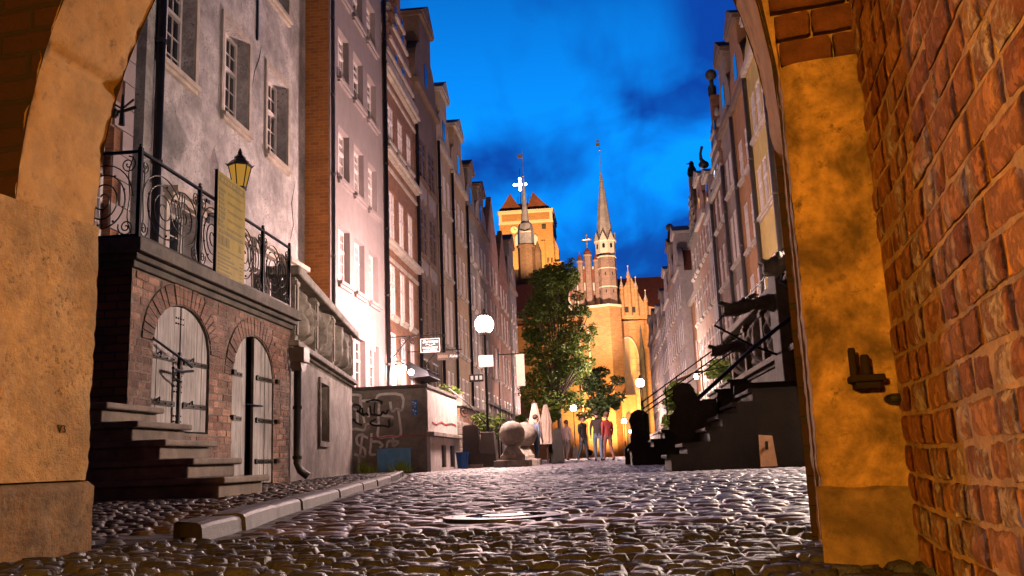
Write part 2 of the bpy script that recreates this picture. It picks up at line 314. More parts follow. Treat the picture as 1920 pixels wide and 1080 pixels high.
def setts(name, cells, mat_, k=5, crown=.030, jit=.010, kind='structure', ns=.0016):
    """cells: list of (x, y, z, half_width, half_depth); each sett is one domed block in a single paving mesh"""
    c = np.array(cells); n = len(c); u = np.sin(np.linspace(-1, 1, k)*math.pi/2); U, V = np.meshgrid(u, u, indexing='ij'); U = U.ravel(); V = V.ravel(); kk = k*k
    hr = rng.normal(0, jit, n).clip(-2*jit, 2*jit); tx = rng.normal(0, .03, n); ty = rng.normal(0, .035, n); cr = crown*rng.uniform(.75, 1.25, n)
    sq = 1-.12*np.abs(U*V)**2
    PX = c[:, 0:1]+c[:, 3:4]*U*(1-.10*V**2)*sq; PY = c[:, 1:2]+c[:, 4:5]*V*(1-.10*U**2)*sq
    dome = (1-np.abs(U)**5)*(1-np.abs(V)**4)
    PZ = c[:, 2:3]-.03+(cr[:, None]+.004)*dome**.55+hr[:, None]*dome**.3+(tx[:, None]*U*c[:, 3:4]+ty[:, None]*V*c[:, 4:5])*dome**.3+rng.normal(0, ns, (n, kk))*np.sqrt(dome)
    PX += rng.normal(0, .004, (n, kk)); PY += rng.normal(0, .003, (n, kk))
    co = np.stack([PX, PY, PZ], -1).reshape(-1, 3)
    q = np.array([[i*k+j, (i+1)*k+j, (i+1)*k+j+1, i*k+j+1] for i in range(k-1) for j in range(k-1)])
    F = (q[None]+(np.arange(n)*kk)[:, None, None]).reshape(-1, 4)
    me = bpy.data.meshes.new(name); me.vertices.add(len(co)); me.vertices.foreach_set('co', co.ravel().astype(np.float32))
    me.loops.add(F.size); me.loops.foreach_set('vertex_index', F.ravel().astype(np.int32))
    me.polygons.add(len(F)); me.polygons.foreach_set('loop_start', np.arange(0, F.size, 4).astype(np.int32)); me.polygons.foreach_set('use_smooth', np.ones(len(F), bool))
    me.update(calc_edges=True); at = me.attributes.new('tint', 'FLOAT', 'POINT'); at.data.foreach_set('value', np.repeat(rng.uniform(0, 1, n), kk).astype(np.float32))
    me.materials.append(mat_); o = bpy.data.objects.new(name, me); COL.objects.link(o); return tag(o, kind=kind)
MAN = (-.50, 4.42, .30)
cells = []; y = 3.55
while y < 46:
    hd = random.uniform(.048, .062)+(.02 if y > 25 else 0); x = kerb_x(y)+.06+random.uniform(0, .1) if y < 20.6 else -4.6
    xr = 3.3 if y < 30 else 4.5
    while x < xr:
        hw = random.uniform(.055, .10); xc = x+hw; yc = y+.035*math.sin(xc*1.3+y*.4)+.02*math.sin(xc*4+y)
        x += 2*hw+.005
        if ((xc-MAN[0])/(MAN[2]+.1))**2+((yc-MAN[1])/(MAN[2]+.07))**2 < 1: continue
        crown_road = -.004*((xc+.7)/3)**2+.007*fbm((xc*.5, yc*.35, 0), 2)
        cells.append((xc, yc, gz(yc)+crown_road, hw, hd*.98))
    y += 2*hd+.003
setts('street_setts', cells, sett_material('street_sett_stone', (.090, .080, .092), (.20, .175, .195), .31, .54, 22), 6, .015, .0042)
cells = []; y = .75
while y < 3.5:
    hd = random.uniform(.014, .026); x = -3.6+random.uniform(0, .1)
    while x < .75+.144*(y-2.14)+.25:
        hw = random.uniform(.024, .055); cells.append((x+hw, y+.03*math.sin(x*2.3+y)+random.gauss(0, .004), .014+.005*fbm((x*2, y*2, 5), 2), hw, hd)); x += 2*hw+.003
    y += 2*hd+.002
setts('passage_setts', cells, sett_material('rough_passage_stone', (.026, .028, .036), (.066, .070, .086), .30, .58, 70), 5, .008, .0055, ns=.0022)
cells = []; y = 3.4
while y < 23:
    hd = random.uniform(.028, .042); x = -7.4 if y > 8 else -6.5
    while x < kerb_x(y)-.27-(.55*clampn((4.2-y)/.8, 0, 1)):
        hw = random.uniform(.032, .058); yc = y+.03*math.sin(x*3+y*2)+random.gauss(0, .004); cells.append((x+hw, yc, pave_z(x, y)+.010*fbm((x, y, 9), 2)+.012, hw, hd)); x += 2*hw+.007
    y += 2*hd+.006
setts('pavement', cells, sett_material('pavement_cobble', (.06, .042, .034), (.16, .115, .095), .45, .75, 40), 5, .010, .005)
pv = MB()
grid(pv, lambda i, j: (-7.5+(7.5+kerb_x(3.4+19.6*j)-.12)*i, 3.4+19.6*j, pave_z(0, 3.4+19.6*j)-.02), 4, 30)
tag(pv.build('pavement_bed', m), kind='structure')
kb = MB(); pts = [Vector((x, y, 0)) for x, y in KERB]
dense = []
for a, b_ in zip(pts[:-1], pts[1:]):
    L_ = (b_-a).length; k = max(1, int(L_/.12)); dense += [a.lerp(b_, t/k) for t in range(k)]
dense.append(pts[-1]); i = 0
while i < len(dense)-2:
    n_ = random.choice([5, 7, 9, 11]) if i else 4; j = min(i+n_, len(dense)-1); dz = random.uniform(-.004, .006); sh = random.uniform(-.012, .012)
    seg = dense[i:j+1]; sec = [(-.17, -.06), (-.17, .046), (-.158, .055), (-.035, .057), (-.010, .050), (0, .036), (.008, -.06)]
    base = len(kb.v)
    for q, p in enumerate(seg):
        d = (seg[min(q+1, len(seg)-1)]-seg[max(q-1, 0)]).normalized(); nx = Vector((d.y, -d.x, 0))
        sft = d*(.003 if q == 0 else (-.003 if q == len(seg)-1 else 0)); rd = .006 if q in (0, len(seg)-1) else 0
        for o_, z in sec: pz = z+dz+gz(p.y)+.02*clampn((p.y-9)/6, 0, 1); kb.v.append(tuple(p+sft+(d*(-o_*1.25) if (i == 0 and q == 0) else Vector((0, 0, 0)))+nx*(o_+sh+(-rd if o_ > -.1 else rd))+Vector((0, 0, pz-rd+.0025*fbm((p.x*9, p.y*9, o_*30), 2)))))
    ns = len(sec)
    for q in range(len(seg)-1):
        for s_ in range(ns-1): kb.f.append((base+q*ns+s_, base+q*ns+s_+1, base+(q+1)*ns+s_+1, base+(q+1)*ns+s_)); kb.m.append(0)
    kb.f.append(tuple(base+s_ for s_ in range(ns))); kb.f.append(tuple(base+(len(seg)-1)*ns+s_ for s_ in range(ns))); kb.m += [0, 0]; i = j
tag(kb.build('kerb', M['kerb']), kind='structure')
mh = thing('manhole_cover', 'round cast iron manhole cover flush with the cobbles', 'manhole cover', (MAN[0], MAN[1], 0))
q = MB(); q.lathe([(.30, -.03), (.30, -.006), (.262, -.004), (.26, -.012), (.01, -.012)], n=40); q.build('rim', M['pipe'], mh, smooth=False)
q = MB(); q.lathe([(.255, -.03), (.255, -.006), (.2, -.005), (.195, -.010), (.12, -.010), (.115, -.005), (.002, -.005)], n=40)
for k in range(10):
    a = k*math.pi/5; q.tube([(.13*math.cos(a), .13*math.sin(a), -.010), (.19*math.cos(a), .19*math.sin(a), -.010)], .008, 5)
q.build('lid', M['pipe'], mh)

# ------------------------------------------------------------------ the gate we look through
AL = R(8.3)
gate = thing('gatehouse', 'orange lit brick and plaster archway framing the view', 'gatehouse', (.65, 2.14, 0), -AL)
XL, XR, SPZ, AR, T0, T1 = -2.627, -.172, 1.12, 2.0, .22, .60
def arch_pt(t):      # 0 left springing .. 1 right springing of a pointed arch
    W_ = XR-XL; a_max = math.acos((AR-W_/2)/AR)
    if t <= .5: a = a_max*t*2; return (XL+AR-AR*math.cos(a), SPZ+AR*math.sin(a))
    a = a_max*(1-t)*2; return (XR-AR+AR*math.cos(a), SPZ+AR*math.sin(a))
joints = [.0, .125, .245, .37, .5, .63, .755, .875, 1.0]
ar = MB()
def arf(i, j):
    t = i; x, z = arch_pt(t); yy = T0+(T1-T0)*j
    gq = max(math.exp(-((t-q_)/.0055)**2) for q_ in joints)
    nn = .012*fbm((x*6, yy*6, z*6), 3); cx, cz = (XL+XR)/2, SPZ+.3; d = Vector((x-cx, 0, z-cz)).normalized()
    ed = .022*abs(fbm((t*60, 3, j), 3)) if j > .97 or j < .03 else 0
    return (x+d.x*(gq*.024+nn+ed), yy+(.02*fbm((t*50, 1, 2), 3) if j in (0, 1) else 0), z+d.z*(gq*.024+nn+ed))
grid(ar, arf, 320, 14)
ar.build('arch_soffit', M['archstone'], gate, smooth=True)
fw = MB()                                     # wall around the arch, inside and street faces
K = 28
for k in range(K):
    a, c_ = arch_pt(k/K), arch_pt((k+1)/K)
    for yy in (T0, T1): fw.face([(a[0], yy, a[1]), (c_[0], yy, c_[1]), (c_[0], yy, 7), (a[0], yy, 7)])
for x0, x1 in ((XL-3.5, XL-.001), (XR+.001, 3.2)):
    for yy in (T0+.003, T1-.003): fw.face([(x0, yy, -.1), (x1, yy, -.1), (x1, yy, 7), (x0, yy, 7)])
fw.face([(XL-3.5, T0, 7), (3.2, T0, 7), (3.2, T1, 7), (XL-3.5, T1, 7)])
fw.build('arch_wall', brickmat('shade_black_brick', 'xzy', (.06, .02, .01), (.035, .012, .006), (.03, .02, .014)), gate)  # shade painted in: near-black so the wall facing the lamp stays dark
lj = MB()                                      # left jamb below the springing: plastered, thicker than the arch
def ljf(i, j, z0=.24, z1=1.165):
    yy = .05+(T1+.015-.05)*i; z = z0+(z1-z0)*j; d = .010*fbm((yy*9, z*9, 1), 4)
    ed = .020*abs(fbm((z*14, 2, 5), 3)) if i == 1 else 0
    return (XL+.016+d-ed*.6, yy-ed, z+(.012*fbm((yy*12, 4, 2), 3) if j == 1 else 0))
grid(lj, ljf, 30, 46)
lj.face([(XL-.5, .05, .24), (XL+.016, .05, .24), (XL+.016, .05, 1.165), (XL-.5, .05, 1.165)])
lj.face([(XL-.5, .05, 1.16), (XL+.012, .05, 1.16), (XL+.012, T1, 1.16), (XL-.5, T1, 1.16)])
lj.face([(XL-.5, T1+.006, .2), (XL+.01, T1+.006, .2), (XL+.01, T1+.006, 1.16), (XL-.5, T1+.006, 1.16)])
lj.build('left_jamb', M['jamb'], gate, smooth=True).name = 'jamb'
pl = MB()
def plf(i, j):
    yy = 0+(T1+.03)*i; z = -.1+.335*j; d = .016*fbm((yy*7, z*7, 8), 4)
    return (XL+.03+d-(.03 if j == 1 else 0), yy-(.03*abs(fbm((z*12, 1, 5), 3)) if i == 1 else 0), z)
grid(pl, plf, 26, 18)
pl.face([(XL-.5, 0, -.1), (XL+.03, 0, -.1), (XL+.03, 0, .23), (XL-.5, 0, .23)])
pl.face([(XL-.5, T1+.012, -.1), (XL+.01, T1+.012, -.1), (XL+.01, T1+.012, .22), (XL-.5, T1+.012, .22)])
pl.build('plinth', M['plinth'], gate, smooth=True)
# right pier: frontal plastered face, arris and reveal
rj = MB()
def edge_r(z): return XR+.006*fbm((z*6, 1, 0), 3)+.010*fbm((z*25, 3, 0), 2)
def rjf(i, j, z0=.155, z1=1.20):
    z = z0+(z1-z0)*j; x = edge_r(z)+(.02-edge_r(z))*i
    d = .016*fbm((x*9, z*7, 3), 4)+.012*math.sin(z*46+2*fbm((x*5, z*3, 4), 2))*.5*clampn((z-.6)*2, 0, 1)
    return (x, .03-d*.8+(.03*(1-i)**6), z)
grid(rj, rjf, 26, 110)
def rvf(i, j):
    z = -.1+1.4*j; yy = .05+.55*i; return (edge_r(z)+.006*fbm((yy*9, z*9, 4), 3)+.02*i, yy+.008, z)
grid(rj, rvf, 12, 60)
rj.build('jamb', M['pier'], gate, smooth=True)
rp = MB()
def rpf(i, j):
    z = -.1+.262*j; x = XR-.012+(.04-XR)*i; d = .018*fbm((x*9, z*9, 6), 4)
    return (x, .012-d-(0 if j < 1 else -.03), z)
grid(rp, rpf, 18, 18)
rp.build('plinth', M['plinth'], gate, smooth=True)
# individually shaped bricks: the right passage wall and the band above the pier
m, nt, b = mat('old_hand_made_brick'); v = swz(nt, 'xyz'); at = nt.nodes.new('ShaderNodeAttribute'); at.attribute_name = 'tint'
n_ = noise_node(nt, v, 55, 5, .7); n3 = noise_node(nt, v, 4.5, 5, .65, (1, 1, .55))
col = mix(nt, at.outputs['Fac'], (.32, .105, .03), (.60, .27, .09))
wh = ramp(nt, n3, .47, .54); wf = ramp(nt, noise_node(nt, v, 34, 7, .75), .40, .53)
mm = nt.nodes.new('ShaderNodeMath'); mm.operation = 'MULTIPLY'; nt.links.new(wh, mm.inputs[0]); nt.links.new(wf, mm.inputs[1])
m3 = nt.nodes.new('ShaderNodeMath'); m3.operation = 'MULTIPLY'; nt.links.new(mm.outputs[0], m3.inputs[0]); at2 = nt.nodes.new('ShaderNodeAttribute'); at2.attribute_name = 'wash'; nt.links.new(at2.outputs['Fac'], m3.inputs[1])
col = mix(nt, m3.outputs[0], col, (.56, .43, .36)); col = mix(nt, .5, col, mix(nt, 1.0, col, ramp(nt, n_, .2, .65), 'MULTIPLY'))
nt.links.new(col, b.inputs['Base Color']); b.inputs['Roughness'].default_value = .92; b.inputs['Specular IOR Level'].default_value = .2; bump(nt, b, mix(nt, .5, n_, wf), 1.0, .012); M['handbrick'] = m
M['soot_shade_brick'] = plaster('soot_and_shade_brick', (.17, .055, .02), .9, .4, 4, bmp=.8, fine=40, streak=False)  # soot, with the band's shadow also put into the colour
m, nt, b = mat('weathered_terrace_brick'); v = swz(nt, 'xyz'); at = nt.nodes.new('ShaderNodeAttribute'); at.attribute_name = 'tint'
n_ = noise_node(nt, v, 30, 5, .7); n3 = noise_node(nt, v, 1.6, 5, .65)
col = mix(nt, at.outputs['Fac'], (.17, .075, .05), (.42, .22, .15)); col = mix(nt, ramp(nt, n3, .38, .62), mix(nt, .7, col, (.05, .03, .025)), col); col = mix(nt, .6, col, mix(nt, 1.0, col, ramp(nt, n_, .25, .62), 'MULTIPLY'))
nt.links.new(col, b.inputs['Base Color']); b.inputs['Roughness'].default_value = .8; bump(nt, b, n_, .8, .015); M['terracebrick'] = m
def bricks(name, cells, T, mat_, parent, k_=1.0, back=-.05):
    """cells (u, z, hw, hh): one mesh of a wall's bricks, front faces subdivided and irregular"""
    vs, fs, ti, wa = [], [], [], []; nu, nv = 7, 5
    for (u, z, hw, hh) in cells:
        base = len(vs); pr = random.gauss(0, .0016); t = random.random()**1.3; sk = random.gauss(0, .02); tl = random.gauss(0, .015); wsh = random.random() < .45
        for i in range(nu+1):
            for j in range(nv+1):
                a, c_ = i/nu*2-1, j/nv*2-1; e_ = max(abs(a)**20, abs(c_)**18)
                uu = u+a*hw*(1-.02*abs(c_)**3)+random.gauss(0, .0009)*k_; zz = z+c_*hh*(1-.03*abs(a)**3)+sk*a*hw+random.gauss(0, .0009)*k_
                d = (pr+tl*a*hw*.2-.0045*e_+.0042*fbm((uu*22/k_, zz*22/k_, pr*900), 3))*k_
                vs.append(T(uu, zz, d)); ti.append(t); wa.append(1.0 if wsh else .12)
        for i in range(nu):
            for j in range(nv): fs.append((base+i*(nv+1)+j, base+(i+1)*(nv+1)+j, base+(i+1)*(nv+1)+j+1, base+i*(nv+1)+j+1))
        ring = [i*(nv+1) for i in range(nu+1)]+[nu*(nv+1)+j for j in range(1, nv+1)]+[i*(nv+1)+nv for i in range(nu-1, -1, -1)]+[j for j in range(nv-1, 0, -1)]
        b2 = len(vs)
        for r_ in ring:
            i, j = divmod(r_, nv+1); vs.append(T(u+(i/nu*2-1)*hw, z+(j/nv*2-1)*hh, back)); ti.append(t); wa.append(0)
        for k in range(len(ring)): fs.append((base+ring[k], base+ring[(k+1) % len(ring)], b2+(k+1) % len(ring), b2+k))
    me = bpy.data.meshes.new(name); me.from_pydata(vs, [], fs); me.materials.append(mat_)
    me.attributes.new('tint', 'FLOAT', 'POINT').data.foreach_set('value', ti); me.attributes.new('wash', 'FLOAT', 'POINT').data.foreach_set('value', wa)
    me.polygons.foreach_set('use_smooth', [True]*len(fs)); o = bpy.data.objects.new(name, me); COL.objects.link(o); o.parent = parent; return o
cl = []; z = -.14; row = 0
while z < 2.6:
    u = -.0+random.uniform(0, .06); rh = random.uniform(.028, .031)
    while u > -1.9:
        hw = random.choice([.042, .046, .05, .085, .09]); cl.append((u-hw, z+rh, hw, rh-random.uniform(0, .0015))); u -= 2*hw+random.uniform(.004, .008)
    z += 2*rh+.007
bricks('passage_brickwork', cl, lambda u, z, d: (.012-d-.012*clampn((z-.3), -1, .3), u, z+.02*u*.1+.006*math.sin(u*5)), M['handbrick'], gate)
cl = []; z = 1.205
while z < 2.4:
    xa = XR-AR+AR*math.cos(math.asin(clampn((z+.034-SPZ)/AR, 0, 1)))+.006; x = xa
    while x < .03:
        ln = random.choice([.09, .13, .19]); e_ = min(x+ln, .04)
        if e_-x > .02: cl.append(((x+e_)/2, z+.034, (e_-x)/2-.004, .032))
        x += ln
    z += .076
bricks('brick_band', cl, lambda u, z, d: (u, .045-d, z+.05*u), M['soot_shade_brick'], gate)
mo = MB(); grid(mo, lambda i, j: (.0175+.004*fbm((i*30, j*30, 1), 3)+.012*clampn((.3-(-.15+2.9*j)), -.3, 1), .3-2.3*i, -.15+2.9*j), 120, 150)
M['mortar'] = plaster('crumbling_lime_mortar', (.62, .38, .16), .9, .4, 5, bmp=1, fine=50, streak=False)
mo.build('mortar_bed', M['mortar'], gate, smooth=True)
mo = MB(); mo.face([(XR, .075, 1.18), (.05, .075, 1.18), (.05, .075, 2.5), (-.5, .075, 2.5), (-.36, .075, 1.9), (XR-.03, .075, 1.45)]); mo.build('mortar_bed', M['mortar'], gate)
pw = MB()                                      # the rest of the passage: side walls, vault, back wall
pw.box(.03, .4, -6, -1.9, -.1, 2.6); pw.box(.035, .4, -1.9, .3, 2.5, 3.0); pw.box(-3.6, -3.2, -6, T0-.01, -.1, 2.6)
pw.box(-3.6, .4, -6.4, -6, -.1, 4.5)
for k in range(12):
    a0, a1 = math.pi*k/12, math.pi*(k+1)/12; c_ = lambda a, r_: (-1.585+1.62*r_*math.cos(a), 2.55+1.5*r_*math.sin(a))
    pw.prism([c_(a0, 1), c_(a1, 1), c_(a1, 1.15), c_(a0, 1.15)], -6, T0-.004, lambda p, q_, t: (p, t, q_))
pw.build('passage_wall', M['brick_yz'], gate)
# small stencilled mark on the left jamb: a hollow triangle and a 3
mk = MB(); mx_, mz = .46, .415
def jm(a, c_): return (XL+.0185, mx_+a*.7, mz+c_*.7)
mk.tube([jm(-.016, .018), jm(.010, .018), jm(-.002, -.016), jm(-.016, .018)], .0022, 5)
mk.tube([jm(.022, .016), jm(.036, .016), jm(.028, .004), jm(.037, -.004), jm(.034, -.015), jm(.022, -.013)], .0018, 5)
mk.build('stencil_mark', M['blackline'], gate)
# forged pintle hinge let into the pier, and the hole beside it
pn = thing('iron_pintle', 'rusty black iron gate pintle fixed in the right pier', 'hinge pintle', (0, 0, 0))
pn.parent = None; pn.location = gate.location; pn.rotation_euler = gate.rotation_euler
q = MB(); q.box(-.092, -.016, -.035, .05, .392, .408); q.box(-.082, -.026, -.030, .045, .376, .3915); q.build('bracket', M['rustblack'], pn, bevel=.004)
q = MB(); q.lathe([(.0075, 0), (.0085, .004), (.0085, .058), (.006, .063)], (-.082, -.022, .4075), 14); q.build('pin', M['rustblack'], pn)
q = MB(); q.lathe([(.010, 0), (.011, .004), (.010, .042), (.007, .047)], (-.054, -.010, .4075), 14); q.build('pin', M['rustblack'], pn)
ho = MB(); ho.sphere((.006, .016, .352), .026, 12, 8, sz=.5); ho.build('socket_hole', M['black'], gate)
# the passage's own sodium lamp, on its wall behind the viewpoint
pl_ = thing('passage_lamp', 'amber bulkhead lamp low on the passage wall', 'lamp', (.65, 2.14, 0), -AL)
q = MB(); q.lathe([(.05, .10), (.10, .14), (.09, .17), (.02, .19)], (-.85, -3.0, .8), 14); q.tube([(-.85, -3.0, .98), (-.85, -3.0, 1.06), (.03, -3.0, 1.3)], .014); q.build('fitting', M['iron'], pl_)
q = MB(); q.sphere((-.85, -3.0, .8), .075); q.build('bulb', emit('sodium_glow', (1, .43, .05), PASSAGE_W/(math.pi*.075**2*math.pi)), pl_, smooth=True)

# ------------------------------------------------------------------ house builder
def bars(mb, P, u0, u1, z0, z1, rd, nv=1, nh=3, t=.085, fine=True):
    n0, n1 = -rd, -rd+.06
    B = lambda a, b_, c_, d, e0=n0, e1=n1: mb.box(a, b_, e0, e1, c_, d, P=P)
    B(u0, u0+t, z0, z1); B(u1-t, u1, z0, z1); B(u0+t, u1-t, z0, z0+t); B(u0+t, u1-t, z1-t, z1)
    um = (u0+u1)/2; zt = z0+(z1-z0)*.62
    B(um-.04, um+.04, z0+t, z1-t, n0, n1+.02); B(u0+t, um-.04, zt-.04, zt+.04, n0, n1+.03); B(um+.04, u1-t, zt-.04, zt+.04, n0, n1+.03)
    if fine:
        for a, b_ in ((u0+t, um-.04), (um+.04, u1-t)):
            for c_, d, k in ((z0+t, zt-.04, 2), (zt+.04, z1-t, 1)):
                for s in range(1, k+1): zz = c_+(d-c_)*s/(k+1); B(a, b_, zz-.012, zz+.012, n0+.02, n1-.01)
            if b_-a > .5: c2 = (a+b_)/2; B(c2-.012, c2+.012, z0+t, z1-t, n0+.02, n1-.012)
def facade(mb, P, w, z0, z1, ops, rd, mi=0):
    us = sorted({0, w, *[round(o[0], 4) for o in ops], *[round(o[1], 4) for o in ops]}); zs = sorted({z0, z1, *[round(o[2], 4) for o in ops], *[round(o[3], 4) for o in ops]})
    for a, b_ in zip(us[:-1], us[1:]):
        for c_, d in zip(zs[:-1], zs[1:]):
            mu, mz_ = (a+b_)/2, (c_+d)/2
            if any(o[0] < mu < o[1] and o[2] < mz_ < o[3] for o in ops): continue
            mb.face([P(a, 0, c_), P(b_, 0, c_), P(b_, 0, d), P(a, 0, d)], mi)
    for a, b_, c_, d in [o[:4] for o in ops]:
        for p in (((a, c_), (a, d)), ((b_, d), (b_, c_)), ((a, d), (b_, d)), ((b_, c_), (a, c_))):
            mb.face([P(p[0][0], 0, p[0][1]), P(p[1][0], 0, p[1][1]), P(p[1][0], -rd, p[1][1]), P(p[0][0], -rd, p[0][1])], mi)
def house(label, side, X, y0, y1, eave, peak, gable, wm, ops, rd=.22, frame='frame', glass=('glass', 'glass2'), trim='trim', surround=False, sill=True, depth=11, cornices=(), fine=True, name='town_house', sidem=None, roofm='tile', base=0, group='gabled town houses along the street'):
    w_ = y1-y0; s = -side
    P = lambda u, n, z: (s*n, u, z)
    root = thing(name, label, 'house', (X, y0, 0), 0, group)
    wmat = M[wm]; mb = MB(); facade(mb, P, w_, base-.1, eave, ops, rd)
    for u in (0, w_): mb.face([P(u, 0, -.1), P(u, -depth, -.1), P(u, -depth, eave), P(u, 0, eave)], 1)
    mb.face([P(0, -depth, -.1), P(w_, -depth, -.1), P(w_, -depth, eave), P(0, -depth, eave)], 1)
    mb.build('wall', [wmat, M[sidem] if sidem else wmat], root)
    for k, o in enumerate(ops):
        a, b_, c_, d = o[:4]
        if len(o) > 4 and o[4] == 'door':
            q = MB(); q.box(a, b_, -rd, -rd+.05, c_, d, P=P)
            for zz in (c_+.3, c_+(d-c_)*.5): q.box(a+.12, b_-.12, -rd+.05, -rd+.08, zz, zz+(d-c_)*.33, P=P)
            q.build('door', M['brown_wood'], root); continue
        q = MB(); bars(q, P, a, b_, c_, d, rd, fine=fine); fr = q.build('window', M[frame], root)
        q = MB(); q.face([P(a, -rd+.012, c_), P(b_, -rd+.012, c_), P(b_, -rd+.012, d), P(a, -rd+.012, d)])
        q.build('pane', M[glass[0] if random.random() < .6 or len(glass) < 2 else glass[1]], fr)
        if sill:
            q = MB(); q.box(a-.1, b_+.1, .003, .14, c_-.10, c_-.002, P=P); q.box(a-.06, b_+.06, .003, .08, c_-.18, c_-.10, P=P)
            q.build('sill', M[trim], fr)
        if surround:
            q = MB(); t = .12
            q.box(a-t, a, .003, .05, c_, d+t, P=P); q.box(b_, b_+t, .003, .05, c_, d+t, P=P); q.box(a, b_, .003, .05, d, d+t, P=P)
            q.build('surround', M[trim], fr)
    for zc_ in cornices:
        q = MB(); q.box(0, w_, .004, .16, zc_, zc_+.10, P=P); q.box(0, w_, .004, .26, zc_+.10, zc_+.22, P=P); q.box(.02, w_-.02, .004, .07, zc_-.45, zc_-.33, P=P); q.build('cornice', M[trim], root)
    H_ = peak-eave; cx = w_/2
    q = MB(); T = lambda p, z, t: P(p, t, z)
    if gable == 'neck':
        nw = w_*.25; zs = eave+H_*.50; zn = eave+H_*.78; lft = []
        for k in range(9):
            a = k/8*math.pi/2; lft.append((.06+(cx-nw-.06)*(1-math.cos(a)), eave+.35+(zs-eave-.35)*math.sin(a)))
        poly = [(0, eave), (0, eave+.35)]+lft+[(cx-nw, zn)]; poly += [(w_-p, z) for p, z in reversed(poly)]
        q.prism(poly, .03, -.35, T); q.box(cx-nw, cx+nw, -1.7, -.352, zs-.2, zn, P=P)
        q.build('gable', [wmat], root)
        q = MB(); q.box(cx-nw-.15, cx+nw+.15, -1.8, .18, zn, zn+.16, P=P); q.prism([(cx-nw-.22, zn+.16), (cx+nw+.22, zn+.16), (cx, peak)], .22, -1.85, T)
        q.build('pediment', M['trim' if wm not in ('darkgrey', 'taupe', 'ochre', 'brownwall') else 'brownwall'], root)
        q = MB(); q.box(-.02, w_+.02, .034, .2, eave+.05, eave+.3, P=P); q.build('cornice', M['trim' if wm not in ('darkgrey', 'taupe', 'ochre', 'brownwall') else 'brownwall'], root)
        q = MB(); q.box(cx-.35, cx+.35, .032, .05, eave+.9, eave+1.9, P=P); q.build('attic_window', M['glass'], root)
    elif gable == 'step':
        ns = 5; poly = [(0, eave)]
        for k in range(ns): poly += [(cx*.9*k/ns, eave+H_*(.12+.75*k/ns)), (cx*.9*(k+1)/ns, eave+H_*(.12+.75*k/ns))]
        poly.append((cx*.9, peak)); poly += [(w_-p, z) for p, z in reversed(poly)]
        q.prism(poly, .03, -.4, T); q.build('gable', [wmat], root)
        q = MB()
        for k in range(ns):
            for u in (cx*.9*(k+.4)/ns, w_-cx*.9*(k+.4)/ns):
                zz = eave+H_*(.12+.75*k/ns); q.lathe([(.16, 0), (.10, .12), (.16, .24), (.13, .42), (.04, .6)], P(u, -.18, zz), 8)
        q.box(-.02, w_+.02, .034, .18, eave-.05, eave+.2, P=P)
        for k in range(1, ns): q.box(cx*.9*k/ns, w_-cx*.9*k/ns, .034, .12, eave+H_*(.12+.75*(k-1)/ns), eave+H_*(.12+.75*(k-1)/ns)+.14, P=P)
        q.build('gable_trim', M['darkstone' if wm != 'brick_yz' else 'trim'], root)
        q = MB()
        for zz, hw in ((eave+.5, .45), (eave+H_*.45, .3)):
            for u in (cx-.62, cx+.62): q.box(u-hw/2, u+hw/2, .032, .045, zz, zz+1.1, P=P)
        q.build('attic_window', M['glass'], root)
    elif gable == 'tri':
        q.prism([(0, eave), (0, eave+.3), (cx, peak), (w_, eave+.3), (w_, eave)], .02, -.35, T); q.build('gable', [wmat], root)
    elif gable == 'flat':
        q.box(-.02, w_+.02, -.3, .25, eave, eave+.3, P=P); q.build('cornice', M[trim], root)
    rz_ = (peak-H_*.18) if gable != 'flat' else peak
    q = MB(); q.prism([(0, eave+.02), (cx, rz_), (w_, eave+.02)], -.36, -depth, T); q.build('roof', M[roofm], root)
    return root
def wins(w_, cols, floors, ww, first=0.0, margin=.45):
    ops = []
    for z0, z1 in floors:
        for c_ in range(cols):
            cx = margin+(w_-2*margin)*(c_+.5)/cols+first; ops.append((cx-ww/2, cx+ww/2, z0, z1))
    return ops
def pipe(label, x, y, z1, m='pipe', r=.06, z0=0.0):
    t = thing('downpipe', label, 'downpipe', (x, y, 0), 0, 'rainwater downpipes between the houses')
    q = MB(); q.tube([(0, 0, z0), (0, 0, z1)], r, 8); q.build('pipe', M[m], t, smooth=True)
    q = MB()
    for k in range(int((z1-z0)/2.4)): q.lathe([(r*1.25, 0), (r*1.25, .07)], (0, 0, z0+1.2+k*2.4), 8)
    q.build('bracket', M[m], t)
    return t
LX = -7.4; SX = 1
# left row, nearest first
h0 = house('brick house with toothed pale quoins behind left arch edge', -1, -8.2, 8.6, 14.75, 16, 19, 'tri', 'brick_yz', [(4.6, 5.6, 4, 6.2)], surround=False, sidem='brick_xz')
q = MB()
for k in range(26):
    ln = .62 if k % 2 else .34; q.box(.005, .05, 6.14-ln, 6.14, 3.0+k*.46, 3.0+k*.46+.44)
q.build('quoin', M['pink_plaster'], h0)
ops1 = [(.52, 1.93, 8.1, 10.4), (3.35, 4.8, 8.1, 10.4), (6.0, 7.5, 8.1, 10.4), (.52, 1.93, 12.4, 14.6), (3.35, 4.8, 12.4, 14.6), (6.0, 7.5, 12.4, 14.6), (1.0, 2.2, 3.1, 5.35), (3.4, 4.6, 3.1, 5.35), (5.2, 6.4, 2.55, 5.0, 'door'), (7.3, 8.4, 3.1, 5.35)]
h1 = house('rough grey plastered house with deep framed windows above the railing', -1, -8.1, 15.0, 24.0, 17, 20.5, 'flat', 'grey_plaster', ops1, rd=.34, surround=True, glass=('glass', 'glassblue'))
q = MB()
for a, b_ in ((.8, 2.4), (3.2, 4.8), (5.0, 6.6), (7.1, 8.6)): q.box(.004, .3, a, b_, 5.5, 5.62); q.box(.004, .18, a+.06, b_-.06, 5.38, 5.5)
q.build('door_hood', M['trim'], h1)
